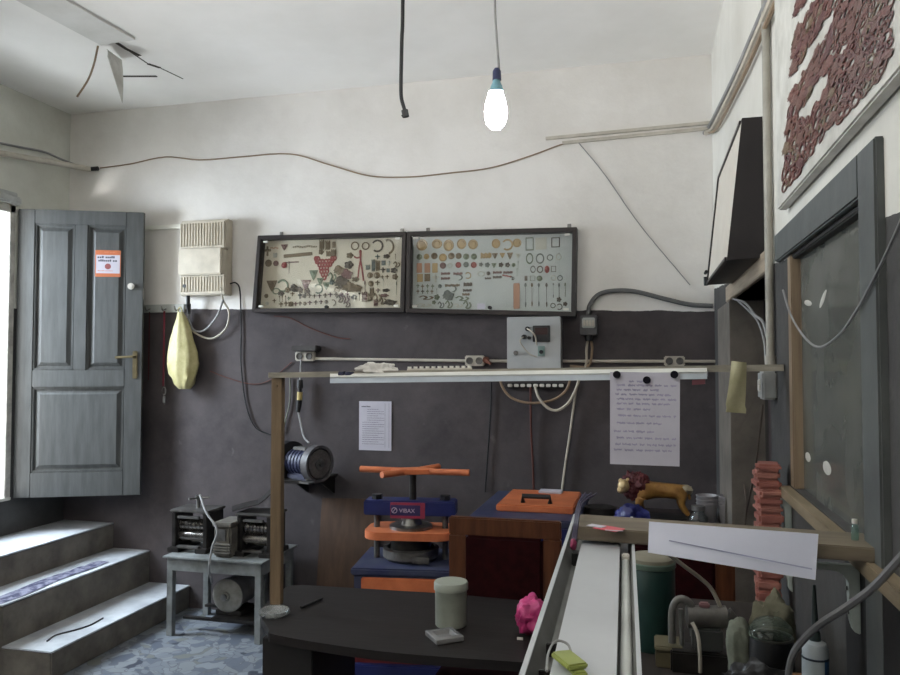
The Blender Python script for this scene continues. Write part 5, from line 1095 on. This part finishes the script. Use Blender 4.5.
# handwritten sheet held by magnets
hs = thing('handwritten_sheet', 'handwritten white sheet hung from lamp housing by round magnets', 'paper', on_rail(644, 466, .064))
H4 = [on_rail(610, 464, .065), on_rail(679.5, 466.5, .065), on_rail(680, 373, .065), on_rail(610, 371.8, .065)]
part('sheet', paper, hs, lambda bm: prism(bm, H4, -rn * .0012), None)
def hand(bm):
    rr = random.Random(3); o_ = rn * .0006
    def P(u, v): return H4[3].lerp(H4[2], u).lerp(H4[0].lerp(H4[1], u), v) + o_
    lens = [(.28, .6, .10), (.1, .92, .14), (.1, .66, .19), (.08, .8, .24), (.1, .88, .29), (.1, .82, .34), (.1, .56, .40), (.12, .92, .47), (.1, .7, .55), (.06, .66, .64), (.1, .9, .71), (.08, .98, .78), (.06, .9, .84)]
    for (u0, u1, v) in lens:
        u = u0
        while u < u1:
            w = min(rr.uniform(.05, .13), .95 - u)
            if w < .02: break
            k = max(2, int(w / .008))
            pts_ = [P(u + w * i / k, v + (rr.uniform(.004, .016) if i % 2 else -rr.uniform(.002, .014))) for i in range(k + 1)]
            for a, b2 in zip(pts_, pts_[1:]):
                s = (b2 - a).cross(rn).normalized() * .0011
                bm.faces.new([bm.verts.new(x) for x in (a - s, b2 - s, b2 + s, a + s)])
            u += w + rr.uniform(.015, .045)
part('handwriting', ink, hs, hand, None)
for i, (px, py, lb) in enumerate(((617, 374.5, 'left black round magnet at top of the handwritten sheet'), (674.5, 374.5, 'right black round magnet at top of the handwritten sheet'), (647, 380, 'middle black round magnet, lowest of three on handwritten sheet'))):
    c = on_rail(px, py, .0655)
    one('magnet', lb, 'magnet', M('magnet_black', (26, 24, 32), rough=.7, spec=.1, bump=0), lambda bm: cyl(bm, c, c + rn * .008, .0115, n=24), 'magnets on the handwritten sheet', 40)
# pale yellow tape hanging from the rail
def yel(bm):
    g = []
    for i in range(14):
        t = i / 13; row = []
        for j in range(5):
            s = j / 4
            px = 731.5 + 15 * s - t * 5 * (1 - s) + t * t * (-2) + (1.5 if t > .85 else 0); py = 361 + t * 51 + s * 1.5
            row.append(on_rail(px, py, .027 + .012 * math.sin(s * 3.1 + t * 2)))
        g.append(row)
    sheet(bm, g, .002)
one('cloth_strip', 'pale yellow cloth strip hanging over rail near the right wall', 'cloth', M('pale_yellow', (186, 182, 150), (164, 160, 128), rough=.8, scale=14, bump=.15), yel, None, 50)
cable('cable', 'thin brown cable hanging in the doorway below yellow cloth', [at(734, 412, X=XR + .04), at(735, 440, X=XR + .04), at(741, 470, X=XR + .04), at(746, 500, X=XR + .04), at(745, 530, X=XR + .04)], .004, M('dim_cable', (90, 78, 70), rough=.6, bump=0))
cable('cable', 'dark cable hanging deeper in the doorway near pink stack', [at(763, 405, X=XR + .05), at(760, 430, X=XR + .05), at(755, 470, X=XR + .05), at(749, 500, X=XR + .05), at(742, 535, X=XR + .05)], .004, MATS['dim_cable'])
cable('cable', 'upper pale wire drooping under the doorway lintel', [at(733, 299, X=XR - .02), at(745, 303, X=XR - .02), at(755, 315, X=XR - .01), at(763, 322, X=XR - .01), at(767, 338, X=XR - .01)], .005, grey_cable)
cable('cable', 'lower pale wire drooping under the doorway lintel', [at(738, 301, X=XR - .015), at(750, 312, X=XR - .01), at(758, 322, X=XR - .01), at(764, 340, X=XR - .01), at(766, 365, X=XR - .01)], .004, grey_cable)
cable('cable', 'pale grey cable hanging in a loop across the window', [at(783, 290, X=XR - .021), at(790, 313, X=XR - .021), at(802, 334, X=XR - .021), at(818, 347, X=XR - .021), at(838, 336, X=XR - .021), at(858, 308, X=XR - .021), at(878, 270, X=XR - .021), at(896, 232, X=XR - .024), at(906, 208, X=XR - .024)], .0028, grey_cable)

# ------------------------------------------------------------------ wall batten, brackets, shelf plank
pl_m = wood('plank_wood', (120, 110, 94), (100, 91, 78), 'X', rough=.6, stretch=10)
bat_m = wood('batten_wood', (138, 124, 102), (114, 102, 82), 'Y', rough=.6, stretch=10)
SZ = 1.298
one('wall_batten', 'pale wooden batten fixed along the right wall under window', 'batten', bat_m, lambda bm: bx(bm, (XR - .03, .75, SZ - .03), (XR - .0005, 2.40, SZ), .002), None, None)
plank = [at(581, 517, Z=SZ + .026), at(838, 541, Z=SZ + .026), at(872, 549, Z=SZ + .026)]
fl = at(581, 528, Z=SZ + .026); fr_ = at(872, 550, Z=SZ + .026)
PY0 = 1.50; PY1 = 1.66
one('shelf_plank', 'short wooden shelf plank holding the end of lamp tray', 'shelf', pl_m, lambda bm: prism(bm, [(-.137, 1.557, SZ), (XR - .001, 1.50, SZ), (XR - .001, 1.63, SZ), (-.137, 1.69, SZ)], (0, 0, .026), .002), None, None)
brm = M('bracket_white', (186, 194, 190), (160, 170, 166), rough=.45, scale=8)
def bracket(y, reach, ln_, xo, label):
    t = thing('shelf_bracket', label, 'bracket', (XR - xo, y, SZ - .03 - ln_), 0, 'white shelf brackets on the right wall')
    zt = SZ - .03; x = XR - xo
    def arm(bm):
        P = [(x, zt), (x - reach, zt), (x - reach, zt - .008), (x - .04, zt - .012)]
        for k in range(6):
            a = R(90) * k / 5
            P.append((x - .04 + .02 * math.sin(a), zt - .012 - .02 * (1 - math.cos(a))))
        P += [(x - .018, zt - ln_ * .8), (x - .012, zt - ln_ * .96), (x, zt - ln_)]
        prism(bm, [(a, y, b2) for a, b2 in P], (0, .022, 0), .002)
    part('bracket_body', brm, t, arm, None)
    part('screw', steel, t, lambda bm: cyl(bm, (x - .023, y + .011, zt - ln_ * .35), (x - .017, y + .011, zt - ln_ * .35), .004), 40)
    part('screw', steel, t, lambda bm: cyl(bm, (x - .021, y + .011, zt - ln_ * .7), (x - .015, y + .011, zt - ln_ * .7), .004), 40)
bracket(1.60, .11, .128, .016, 'near white shelf bracket under right end of the plank')
bracket(2.38, .06, .27, .001, 'far white shelf bracket beside the pink stack')
one('dark_fill_board', 'added black panel darkening right wall behind workbench and bracket', 'board', M('dark_fill_board', (34, 33, 34), (24, 23, 24), rough=.7), lambda bm: bx(bm, (XR - .015, .5, FZ + .002), (XR - .002, 1.72, SZ - .034), .002), None, None)  # added board standing in for the dark void below the batten
# small green glass bottle on plank
gp = at(855, 540, Z=SZ + .026); gp.y = min(gp.y, 1.58)
gp = Vector((gp.x, gp.y, SZ + .026))
gt = thing('glass_vial', 'small clear greenish vial on right end of the plank', 'bottle', gp)
part('vial_body', glass_mat('vial_glass', (200, 226, 220), .15, .03, .2, (160, 190, 182)), gt, lambda bm: lathe(bm, [(0, 0), (.006, 0), (.0065, .003), (.0065, .022), (.004, .026), (.004, .032)], gp, 18), 40)
part('vial_cap', white_plastic, gt, lambda bm: lathe(bm, [(.005, .03), (.005, .038), (0, .039)], gp, 16), 40)
# paper draped over the front edge of plank
def plk(px, py, dy=0):
    # plane just in front of the plank's front edge, leaning a little
    a, b2 = Vector((-.17, 1.548, 0)), Vector((XR, 1.488, 0)); n = Vector((b2.y - a.y, -(b2.x - a.x), 0)).normalized()
    v = at(px, py, d=1) - EYE; t = (a - EYE + n * .004 - Vector((0, 0, -EYE.z))).dot(n) / v.dot(n) if False else (Vector((a.x, a.y, EYE.z)) + n * (.004 + dy) - EYE).dot(n) / v.dot(n)
    return EYE + v * t
def drape(bm):
    g = []
    for i in range(13):
        u = i / 12; row = []
        for j in range(7):
            v = j / 6
            T = plk(649 + 169.5 * u, 521.5 + 12.5 * u); B = plk(648 + 167.5 * u, 552.5 + 27.5 * u, .010 + .006 * math.sin(u * 5))
            row.append(T.lerp(B, v))
        g.append(row)
    sheet(bm, g, .0006)
dp = thing('paper_sheet', 'white paper sheet hanging on front edge of the plank', 'paper', plk(733, 566))
part('sheet', M('blue_white_paper', (222, 226, 242), (214, 218, 235), rough=.8, scale=5, bump=.03), dp, drape, 60)
def pline(bm):
    a, b2 = plk(669, 540.5, .012), plk(812, 569, .017)
    s = Vector((0, 0, .0012)); f = Vector((0, -.0006, 0))
    k = 12
    for i in range(k):
        p, q_ = a.lerp(b2, i / k), a.lerp(b2, (i + 1) / k)
        bm.faces.new([bm.verts.new(x) for x in (p - s + f, q_ - s + f, q_ + s + f, p + s + f)])
part('pencil_line', M('pencil_blue', (178, 182, 212), rough=.8, bump=0), dp, pline, None)
cd = NB(); k = at(611, 529, Z=SZ + .027)
bx(cd, k + Vector((-.03, -.018, .0)), k + Vector((.022, .018, .0015)), .0004, Matrix.Rotation(R(-28), 3, 'Z'))
kt2 = thing('card', 'small red and white card lying on left end of plank', 'card', k)
obj('card_body', cd, M('card_red', (206, 92, 104), (196, 80, 92), rough=.5, bump=0), kt2)
part('white_corner', paper, kt2, lambda bm: (bx(bm, k + Vector((-.045, .002, .0015)), k + Vector((-.012, .022, .0028)), 0, Matrix.Rotation(R(-28), 3, 'Z')), bx(bm, k + Vector((-.01, -.024, .0015)), k + Vector((.024, -.019, .0022)))), None)

# ------------------------------------------------------------------ fluorescent lamp tray lying on the plank, pointing at us
fxc = -.0728; fy1, fy0 = 1.83, .38; fdx = -.025
fX = lambda y: fxc + fdx * (y - .869)
fz = SZ - .0375
lt = thing('lamp_tray', 'white fluorescent lamp fixture lying upturned under plank, pointing towards us', 'light fixture', (fX(1.1), (fy0 + fy1) / 2, fz))
whp = M('enamel_white', (186, 190, 194), (176, 180, 184), rough=.3, scale=4, bump=.02)
greyr = M('dusty_reflector', (116, 116, 112), (88, 87, 84), rough=.45, scale=6, bump=.05)
def strip3(bm, prof, y0=fy0, y1=fy1):
    """prof: cross-section polygon (x, z) swept along the fixture"""
    prism(bm, [(fX(y0) + x, y0, fz + z) for x, z in prof], (fX(y1) - fX(y0), y1 - y0, 0))
part('reflector', greyr, lt, lambda bm: strip3(bm, [(-.05, 0), (.055, 0), (.055, .002), (-.05, .002)]), None)
part('reflector_wing', greyr, lt, lambda bm: strip3(bm, [(-.05, 0), (-.05, .002), (-.0625, .034), (-.064, .034)]), None)
part('reflector_wing', greyr, lt, lambda bm: strip3(bm, [(.055, 0), (.055, .002), (.064, .034), (.0655, .034)]), None)
part('edge_lip', whp, lt, lambda bm: strip3(bm, [(-.0677, .033), (-.0612, .033), (-.0612, .036), (-.0677, .036)]), None)
part('edge_lip', whp, lt, lambda bm: strip3(bm, [(.0622, .033), (.0677, .033), (.0677, .036), (.0622, .036)]), None)
part('spine_cover', whp, lt, lambda bm: strip3(bm, [(-.0352, .002), (.0395, .002), (.0395, .03), (-.0352, .03)]), None)
tx_ = .0505
part('lamp_tube', tube_m, lt, lambda bm: cyl(bm, (fX(fy0 + .05) + tx_, fy0 + .05, fz + .014), (fX(fy1 - .3) + tx_, fy1 - .3, fz + .014), .0075, n=14), 40)
for x, y, mt in ((tx_, 1.50, white_plastic), (tx_, fy0 + .03, white_plastic), (-.043, 1.50, black_plastic), (-.043, fy0 + .03, black_plastic)):
    part('lamp_holder', mt, lt, lambda bm: bx(bm, (fX(y) + x - .007, y - .01, fz + .002), (fX(y) + x + .007, y + .012, fz + .028), .002), None)
part('tube_end_cap', M('dusty_teal', (90, 116, 118), rough=.4), lt, lambda bm: cyl(bm, (fX(.90) + tx_, .90, fz + .014), (fX(.935) + tx_, .935, fz + .014), .0079, n=14), 40)
for y in (.93, 1.02): part('spring_tab', oily, lt, lambda bm: bx(bm, (fX(y) - .052, y, fz + .003), (fX(y) - .036, y + .006, fz + .02), .001), None)
# wires and connector at the far left corner
fc = Vector((fX(1.53) - .052, 1.53, fz + .02))
wc = thing('wire_connector', 'magenta wire connector with dark leads at lamp tray corner', 'connector', fc)
part('connector', M('magenta', (136, 46, 82), rough=.5), wc, lambda bm: blob(bm, fc + Vector((.004, -.01, .016)), (.007, .007, .012), 3, .1, 2, 3), 60)
for i in range(3):
    part('lead', M('dark_violet_lead', (52, 46, 72), rough=.4, bump=0), wc, lambda bm: tube(bm, [fc + Vector((.002 + i * .003, -.01, .02)), fc + Vector((.004 + i * .003, .02, .05)), fc + Vector((.004 + i * .004, .10, .075)), fc + Vector((.012 + i * .012, .20, .082))], .0022, 6), True)
# green clothes-peg-like clip with wire on the spine
sp_ = at(572, 662, Z=fz + .031)
gpk = thing('clip', 'yellow green crocodile clip with grey wire on the lamp tray', 'clip', sp_)
gcl = M('olive_green_plastic', (150, 160, 84), (120, 130, 62), rough=.45)
part('jaw', gcl, gpk, lambda bm: bx(bm, sp_ + Vector((-.008, -.05, .0)), sp_ + Vector((.008, .02, .007)), .002, Matrix.Rotation(R(25), 3, 'Z')), None)
part('jaw', gcl, gpk, lambda bm: bx(bm, sp_ + Vector((-.014, -.045, .007)), sp_ + Vector((.012, .0, .014)), .002, Matrix.Rotation(R(32), 3, 'Z')), None)
part('lead', grey_cable, gpk, lambda bm: tube(bm, [sp_ + Vector((.0, .0, .009)), sp_ + Vector((-.008, .025, .012)), sp_ + Vector((-.022, .025, .014)), sp_ + Vector((-.028, .0, .008)), sp_ + Vector((-.024, -.05, .006))], .0016, 6), True)

# ------------------------------------------------------------------ bench along the right wall and its clutter
BZ = .915
bnx0, bnx1, bny0, bny1 = -.06, XR - .017, 1.44, 2.55
bt_ = thing('workbench', 'dark wooden workbench along right wall under the shelf plank', 'workbench', ((bnx0 + bnx1) / 2, (bny0 + bny1) / 2, 0))
bwm = wood('dark_bench_wood', (52, 46, 42), (38, 33, 30), 'Y', rough=.65)
part('bench_top', bwm, bt_, lambda bm: bx(bm, (bnx0, bny0, BZ - .04), (bnx1, bny1, BZ), .004), None)
for x in (bnx0 + .02, bnx1 - .08):
    for y in (bny0 + .03, bny1 - .09): part('leg', bwm, bt_, lambda bm: bx(bm, (x, y, FZ), (x + .06, y + .06, BZ - .04), .003), None)
part('back_panel', bwm, bt_, lambda bm: bx(bm, (bnx0 + .03, bny1 - .03, .1), (bnx1 - .03, bny1 - .012, BZ - .04)), None)
def bp(px, py): return at(px, py, Z=BZ)
def bd(px, d): v = at(px, 400, d=d); return Vector((v.x, v.y, BZ))
c = bd(650, 2.02)
gc_ = thing('green_canister', 'dark green canister with pale lid standing beside lamp tray', 'canister', c)
part('body', M('dark_green', (34, 62, 58), (24, 46, 44), rough=.35, scale=5), gc_, lambda bm: lathe(bm, [(0, 0), (.055, 0), (.059, .006), (.059, .205), (.055, .212), (0, .212)], c, 36), 40)
part('rim', M('green_rim', (86, 106, 94), rough=.4), gc_, lambda bm: lathe(bm, [(.057, .205), (.0615, .208), (.0615, .219), (.056, .222)], c, 36), 40)
part('lid', M('dusty_lid', (150, 146, 128), (122, 118, 104), rough=.6), gc_, lambda bm: lathe(bm, [(.057, .212), (.057, .23), (.05, .235), (0, .235)], c, 36), 40)
one('bolt_head', 'small pale round knob on bench at the green canister foot', 'knob', sock_m, lambda bm: lathe(bm, [(0, 0), (.011, 0), (.012, .01), (.008, .02), (0, .022)], bd(668, 1.90) + Vector((0, 0, 0)), 16))
c = bp(669, 664)
wb = thing('wooden_box', 'small olive wooden box in front of the green canister', 'box', c)
part('body', M('olive_box', (92, 84, 62), (70, 64, 48), rough=.7), wb, lambda bm: bx(bm, c + Vector((-.032, -.03, 0)), c + Vector((.032, .05, .04)), .003), None)
part('lid', M('olive_lid', (112, 106, 84), rough=.7), wb, lambda bm: bx(bm, c + Vector((-.034, -.032, .041)), c + Vector((.034, .052, .052)), .003), None)
# pump: grey cylinder with arched clamp
c = bd(702, 1.86)
pm = thing('air_pump', 'grey metal pump with arched clamp beside the green canister', 'pump', c)
gm = M('pump_grey', (122, 120, 116), (92, 90, 87), rough=.45, metal=.3, scale=12)
cz = Vector((0, 0, .125))
part('barrel', gm, pm, lambda bm: (cyl(bm, c + cz + Vector((-.04, 0, 0)), c + cz + Vector((.05, .01, .003)), .026, n=28),), 40)
part('nozzle', gm, pm, lambda bm: (cyl(bm, c + cz + Vector((.05, .01, .003)), c + cz + Vector((.075, .01, -.01)), .024, .012, n=24),), 40)
part('clamp', gm, pm, lambda bm: tube(bm, [c + Vector((-.075, 0, .06)), c + Vector((-.075, 0, .13)), c + Vector((-.065, 0, .16)), c + Vector((-.045, 0, .165)), c + Vector((-.028, 0, .145)), c + Vector((-.025, 0, .08))], .009, 10), True)
part('clamp_screw', steel, pm, lambda bm: tube(bm, [c + Vector((-.055, -.01, .145)), c + Vector((-.053, -.012, .06))], .006, 8), True)
part('body', M('pump_body', (72, 74, 74), rough=.5), pm, lambda bm: bx(bm, c + Vector((-.03, -.02, .05)), c + Vector((.04, .035, .105)), .006), None)
part('lever', sock_m, pm, lambda bm: tube(bm, [c + Vector((-.03, -.025, .12)), c + Vector((-.018, -.035, .095)), c + Vector((-.014, -.04, .05)), c + Vector((-.014, -.04, .01))], .0045, 8), True)
part('foot', oily, pm, lambda bm: bx(bm, c + Vector((-.08, -.03, 0)), c + Vector((.055, .045, .05)), .004), None)
part('button', M('dusty_pink', (150, 110, 112), rough=.6), pm, lambda bm: bx(bm, c + cz + Vector((-.012, -.008, .024)), c + cz + Vector((.012, .012, .036)), .003), None)
c = bp(706, 672)
one('soap_box', 'small pale green box at the front of the bench', 'box', M('pale_green_card', (112, 150, 122), rough=.6), lambda bm: bx(bm, c + Vector((-.016, -.012, 0)), c + Vector((.020, .02, .018)), .002), None, None)
c = bp(727, 672)
one('red_box', 'small faded red box at the front of the bench', 'box', M('faded_red_card', (150, 70, 74), rough=.6), lambda bm: bx(bm, c + Vector((-.024, -.02, 0)), c + Vector((.022, .02, .022)), .002), None, None)
c = bd(732, 1.80)
one('rag', 'pale grey green rag heap between pump and glass-lidded jar', 'cloth', M('rag_green', (132, 136, 122), (104, 108, 96), rough=.9, scale=14, bump=.3), lambda bm: blob(bm, c + Vector((.008, -.02, .075)), (.03, .04, .08), 6, .18, 1.4, 4, BZ + .001), None, 60)
c = bd(768, 1.72)
jr = thing('black_jar', 'black round jar with tilted glass lid beside pink stack', 'jar', c)
part('jar_body', black_plastic, jr, lambda bm: lathe(bm, [(0, 0), (.048, 0), (.05, .01), (.046, .12), (.043, .13), (.04, .125), (.04, .1), (0, .1)], c, 32), 40)
part('rim', dull_steel, jr, lambda bm: torus(bm, c + Vector((0, 0, .13)), .043, .003, 'Z', 32, 6), True)
part('glass_lid', glass_mat('lid_glass', (190, 210, 202), .15, .04, .35, (120, 128, 116)), jr, lambda bm: lathe(bm, [(.047, 0), (.045, .012), (.03, .03), (0, .038)], c + Vector((-.002, 0, .136)), 32, Matrix.Rotation(R(-8), 4, 'Y')), True)
one('cloth', 'olive grey cloth tucked behind the black jar', 'cloth', M('olive_cloth', (112, 110, 92), (86, 84, 70), rough=.9, scale=12, bump=.3), lambda bm: blob(bm, bd(772, 1.84) + Vector((0, .02, .085)), (.052, .045, .10), 9, .25, 1.7, 4, BZ + .001), None, 60)
one('plastic_bag', 'crumpled black plastic bag around foot of the black jar', 'bag', M('black_bag', (38, 37, 38), (26, 25, 26), rough=.35, scale=12, bump=.25), lambda bm: blob(bm, bd(750, 1.62) + Vector((0, 0, .045)), (.075, .05, .06), 15, .4, 1.9, 4, BZ + .001), None, 60)
c = bd(792, 1.60)
one('cardboard_box', 'small brown cardboard box left of the sealant cartridge', 'box', M('cardboard', (132, 96, 66), (112, 80, 54), rough=.8), lambda bm: bx(bm, c + Vector((-.022, -.02, 0)), c + Vector((.016, .025, .09)), .002), None, None)
c = bd(811, 1.5)
sg = thing('sealant_cartridge', 'white and blue sealant cartridge with tall dark nozzle', 'cartridge', c)
part('tube_body', M('cartridge_white', (182, 190, 194), rough=.4, bump=0), sg, lambda bm: lathe(bm, [(0, 0), (.0235, 0), (.0235, .185), (.020, .195), (.010, .20), (0, .20)], c, 32), 40)
part('blue_label', M('label_blue', (44, 84, 128), rough=.4, bump=0), sg, lambda bm: lathe(bm, [(.0237, .02), (.0239, .02), (.0239, .17), (.0237, .17)], c, 24), 40)
def half(bm):
    n = 20
    for z0, z1, a0, a1 in ((.02, .17, 150, 300), (.125, .13, 140, 320), (.165, .17, 140, 320)):
        ring = [[bm.verts.new(c + Vector((.0243 * math.cos(R(a0 + (a1 - a0) * i / n)), .0243 * math.sin(R(a0 + (a1 - a0) * i / n)), z))) for i in range(n + 1)] for z in (z0, z1)]
        if z1 - z0 < .01: continue
        for i in range(n): bm.faces.new((ring[0][i], ring[0][i + 1], ring[1][i + 1], ring[1][i]))
part('white_label', M('label_pale', (186, 196, 200), rough=.4, bump=0), sg, half, True)
part('dark_bands', M('label_dark', (40, 48, 60), rough=.4, bump=0), sg, lambda bm: [lathe(bm, [(.0246, z), (.0248, z), (.0248, z + .004), (.0246, z + .004)], c, 32) for z in (.125, .166)], 40)
part('nozzle', M('nozzle_dark', (42, 54, 54), rough=.4, bump=0), sg, lambda bm: lathe(bm, [(.011, .20), (.010, .215), (.007, .22), (.003, .305), (0, .306)], c, 20), 40)
cable('cable', 'thick grey cable running along wall down over the bench', [at(905, 553, d=1.12), at(893, 566, d=1.15), at(872, 588, d=1.2), at(845, 608, d=1.27), at(820, 624, d=1.34), at(803, 640, d=1.40), at(793, 655, d=1.43), at(788, 680, d=1.45), at(786, 730, d=1.46)], .0065, M('grey_hose', (122, 122, 124), rough=.5))
cable('cable', 'white cable hanging from plank down to the grey pump', [at(664, 551, d=1.62), at(668, 554, d=1.66), at(684, 566, d=1.75), at(700, 578, d=1.8), at(712, 590, d=1.83), at(722, 610, d=1.84)], .0048, white_cable)
# pink rubber stack
pkm = [M('pink_rubber', (158, 102, 92), (132, 80, 72), rough=.6, scale=12, bump=.15), M('pink_rubber_pale', (170, 118, 106), (144, 92, 84), rough=.6, scale=12, bump=.15)]
zc = BZ; c = at(768.5, 540, X=.345); rr = random.Random(5); n = 17
cx_, cy_ = c.x, c.y
hts = [rr.uniform(.022, .034) for _ in range(n)]; ssum = sum(hts); tgt = at(768, 463, X=.345).z - BZ
for i, h in enumerate(hts):
    h = h * tgt / ssum
    ox, oy, a = rr.uniform(-.004, .004), rr.uniform(-.006, .006), rr.uniform(-6, 6)
    where = 'lowest slab' if i == 0 else 'topmost slab' if i == n - 1 else f'{ORD[i]} slab from below'
    one('rubber_slab', f'pink rubber mould slab, {where} in tall stack by doorway', 'rubber mould', pkm[i % 2], lambda bm: bx(bm, (cx_ + ox - .034, cy_ + oy - .045, zc + .0004), (cx_ + ox + .034, cy_ + oy + .045, zc + h), .007, Matrix.Rotation(R(a), 3, 'Z')), 'pink rubber slabs in the stack', None)
    zc += h

# clutter on the steps
cable('cord', 'thin dark cord lying along the bottom step', [at(47, 641, Z=E1.z + .004), at(56, 635, Z=E1.z + .004), at(75, 630, Z=E1.z + .004), at(90, 625, Z=E1.z + .004), at(103, 618, Z=E1.z + .004)], .0045, dark_rubber, 'cord')
nwp = NB()
g = []
for i in range(16):
    t = i / 15; row = []
    for j in range(5):
        s = j / 4; y = 3.52 + .92 * t; x = E2.x - .15 + .13 * s * (1 - .3 * t) + .012 * math.sin(t * 9)
        row.append(Vector((x, y, E2.z + .002 + .010 * abs(noise.noise(Vector((t * 7, s * 3, 1)))))))
    g.append(row)
sheet(nwp, g, .001)
tag(obj('newspaper', nwp, M('dark_newsprint', (112, 112, 128), (44, 44, 70), rough=.8, scale=16, lo=.42, hi=.56), None, None), 'torn dark newspaper strip lying along the middle step', 'newspaper')

# ------------------------------------------------------------------ hanging bulb and cable
bdp = 2.2
bc_ = at(495.5, 106, d=bdp)
ceil_pt = Vector((at(497.5, 40, d=bdp).x, bc_.y + .02, ZC))
bl = thing('hanging_bulb', 'lit bare bulb hanging from ceiling on a thin cord', 'light bulb', (bc_.x, bc_.y, ceil_pt.z))
sk0 = at(499, 69, d=bdp)
part('cord', grey_cable, bl, lambda bm: tube(bm, [ceil_pt, ceil_pt.lerp(sk0, .5) + Vector((-.008, 0, 0)), ceil_pt.lerp(sk0, .8) + Vector((-.012, 0, 0)), sk0], .0035, 8), True)
zb_ = bc_.z
def dz(py): return at(496, py, d=bdp).z
sx_, sy_ = bc_.x + .004, bc_.y
part('lamp_holder', M('navy_bakelite', (48, 56, 96), rough=.4), bl, lambda bm: lathe(bm, [(0, dz(68)), (.007, dz(68)), (.012, dz(71)), (.0125, dz(80)), (0, dz(80))], (sx_, sy_, 0), 24), 40)
part('lamp_cap', M('cyan_cap', (120, 168, 184), rough=.4), bl, lambda bm: lathe(bm, [(.010, dz(79.8)), (.0125, dz(83)), (.0165, dz(86)), (.021, dz(92)), (0, dz(92))], (sx_ - .001, sy_, 0), 24), 40)
em = bpy.data.materials.new('bulb_glow'); em.use_nodes = True; nt = em.node_tree
b = nt.nodes['Principled BSDF']; b.inputs['Base Color'].default_value = (.9, .95, 1, 1); b.inputs['Emission Color'].default_value = (.86, .95, 1, 1); b.inputs['Emission Strength'].default_value = 130
part('bulb_glass', em, bl, lambda bm: lathe(bm, [(.02, dz(91.8)), (.024, dz(97)), (.030, dz(104)), (.0325, dz(112)), (.031, dz(119)), (.025, dz(125)), (.014, dz(129)), (0, dz(130))], (sx_ - .003, sy_, 0), 28), 60)
bcd = 2.5
q0 = at(402, 0, d=bcd)
hc = thing('hanging_cable', 'thick black cut cable hanging from the ceiling left of bulb', 'cable', (q0.x, q0.y, ZC))
kx = [Vector((q0.x + .005, q0.y, ZC))] + [at(px, py, d=bcd) for px, py in ((402.8, 0), (401.8, 40), (401, 80), (401.3, 97), (404, 108), (406, 116))]
part('cable_sheath', black_plastic, hc, lambda bm: tube(bm, kx, .0062, 10), True)
part('cable_end', dark_rubber, hc, lambda bm: (tube(bm, [at(404.5, 110, d=bcd), at(406, 117, d=bcd)], .011, 10, 3), tube(bm, [at(402, 116.5, d=bcd), at(407, 113, d=bcd)], .005, 8)), True)

# ------------------------------------------------------------------ light
w = bpy.data.worlds.new('world'); sc.world = w; w.use_nodes = True
bg = w.node_tree.nodes['Background']; bg.inputs['Color'].default_value = (.86, .93, 1, 1); bg.inputs['Strength'].default_value = 1.6
def area(name, loc, rot, sx, sy, power, col):
    l = bpy.data.lights.new(name, 'AREA'); l.shape = 'RECTANGLE'; l.size = sx; l.size_y = sy; l.energy = power; l.color = col
    o = bpy.data.objects.new(name, l); COL.objects.link(o); o.location = loc; o.rotation_euler = rot; return o
def aim(o, tgt):
    o.rotation_euler = (Vector(tgt) - o.location).to_track_quat('-Z', 'Y').to_euler()
dl_ = area('doorway_daylight', (XL - .75, 3.70, 2.35), (0, 0, 0), 0.9, 1.5, 230, (.76, .88, 1)); aim(dl_, (XL + .9, 3.9, .4))
wl = area('unseen_window_fill', (XL - 1.0, -.4, .55), (0, 0, 0), 2.4, 1.4, 1950, (1, .98, .955)); aim(wl, (-.6, 1.0, 3.4))  # added lamp outside an unseen left window, lifting ceiling and upper walls
dg = area('door_bounce_fill', (XL - .8, 3.86, .76), (0, 0, 0), 1.0, .9, 45, (.9, .95, 1)); aim(dg, (XL + 1.2, 3.8, 3.2))  # added lamp low outside the open door, lifting ceiling and upper walls
sk_ = area('door_side_fill', (XL - .9, 2.75, 1.9), (0, 0, 0), 1.0, 1.4, 70, (.9, .95, 1)); aim(sk_, (-2.8, 4.8, 1.1))  # added lamp beside the open door, brightening the left of the back wall
# street outside the open door
struct('ground_outside', M('street_plaster', (220, 218, 210), (200, 196, 186), rough=.9, scale=3), lambda bm: bx(bm, (XL - 4, -1, .5), (XL - .2, 7, .72)))

sc.view_settings.view_transform = 'Standard'; sc.view_settings.look = 'None'; sc.view_settings.gamma = 1; sc.view_settings.use_curve_mapping = False
sc.view_settings.exposure = -.1
sc.cycles.use_denoising = True
sc.cycles.max_bounces = 10; sc.cycles.diffuse_bounces = 6; sc.cycles.transparent_max_bounces = 12
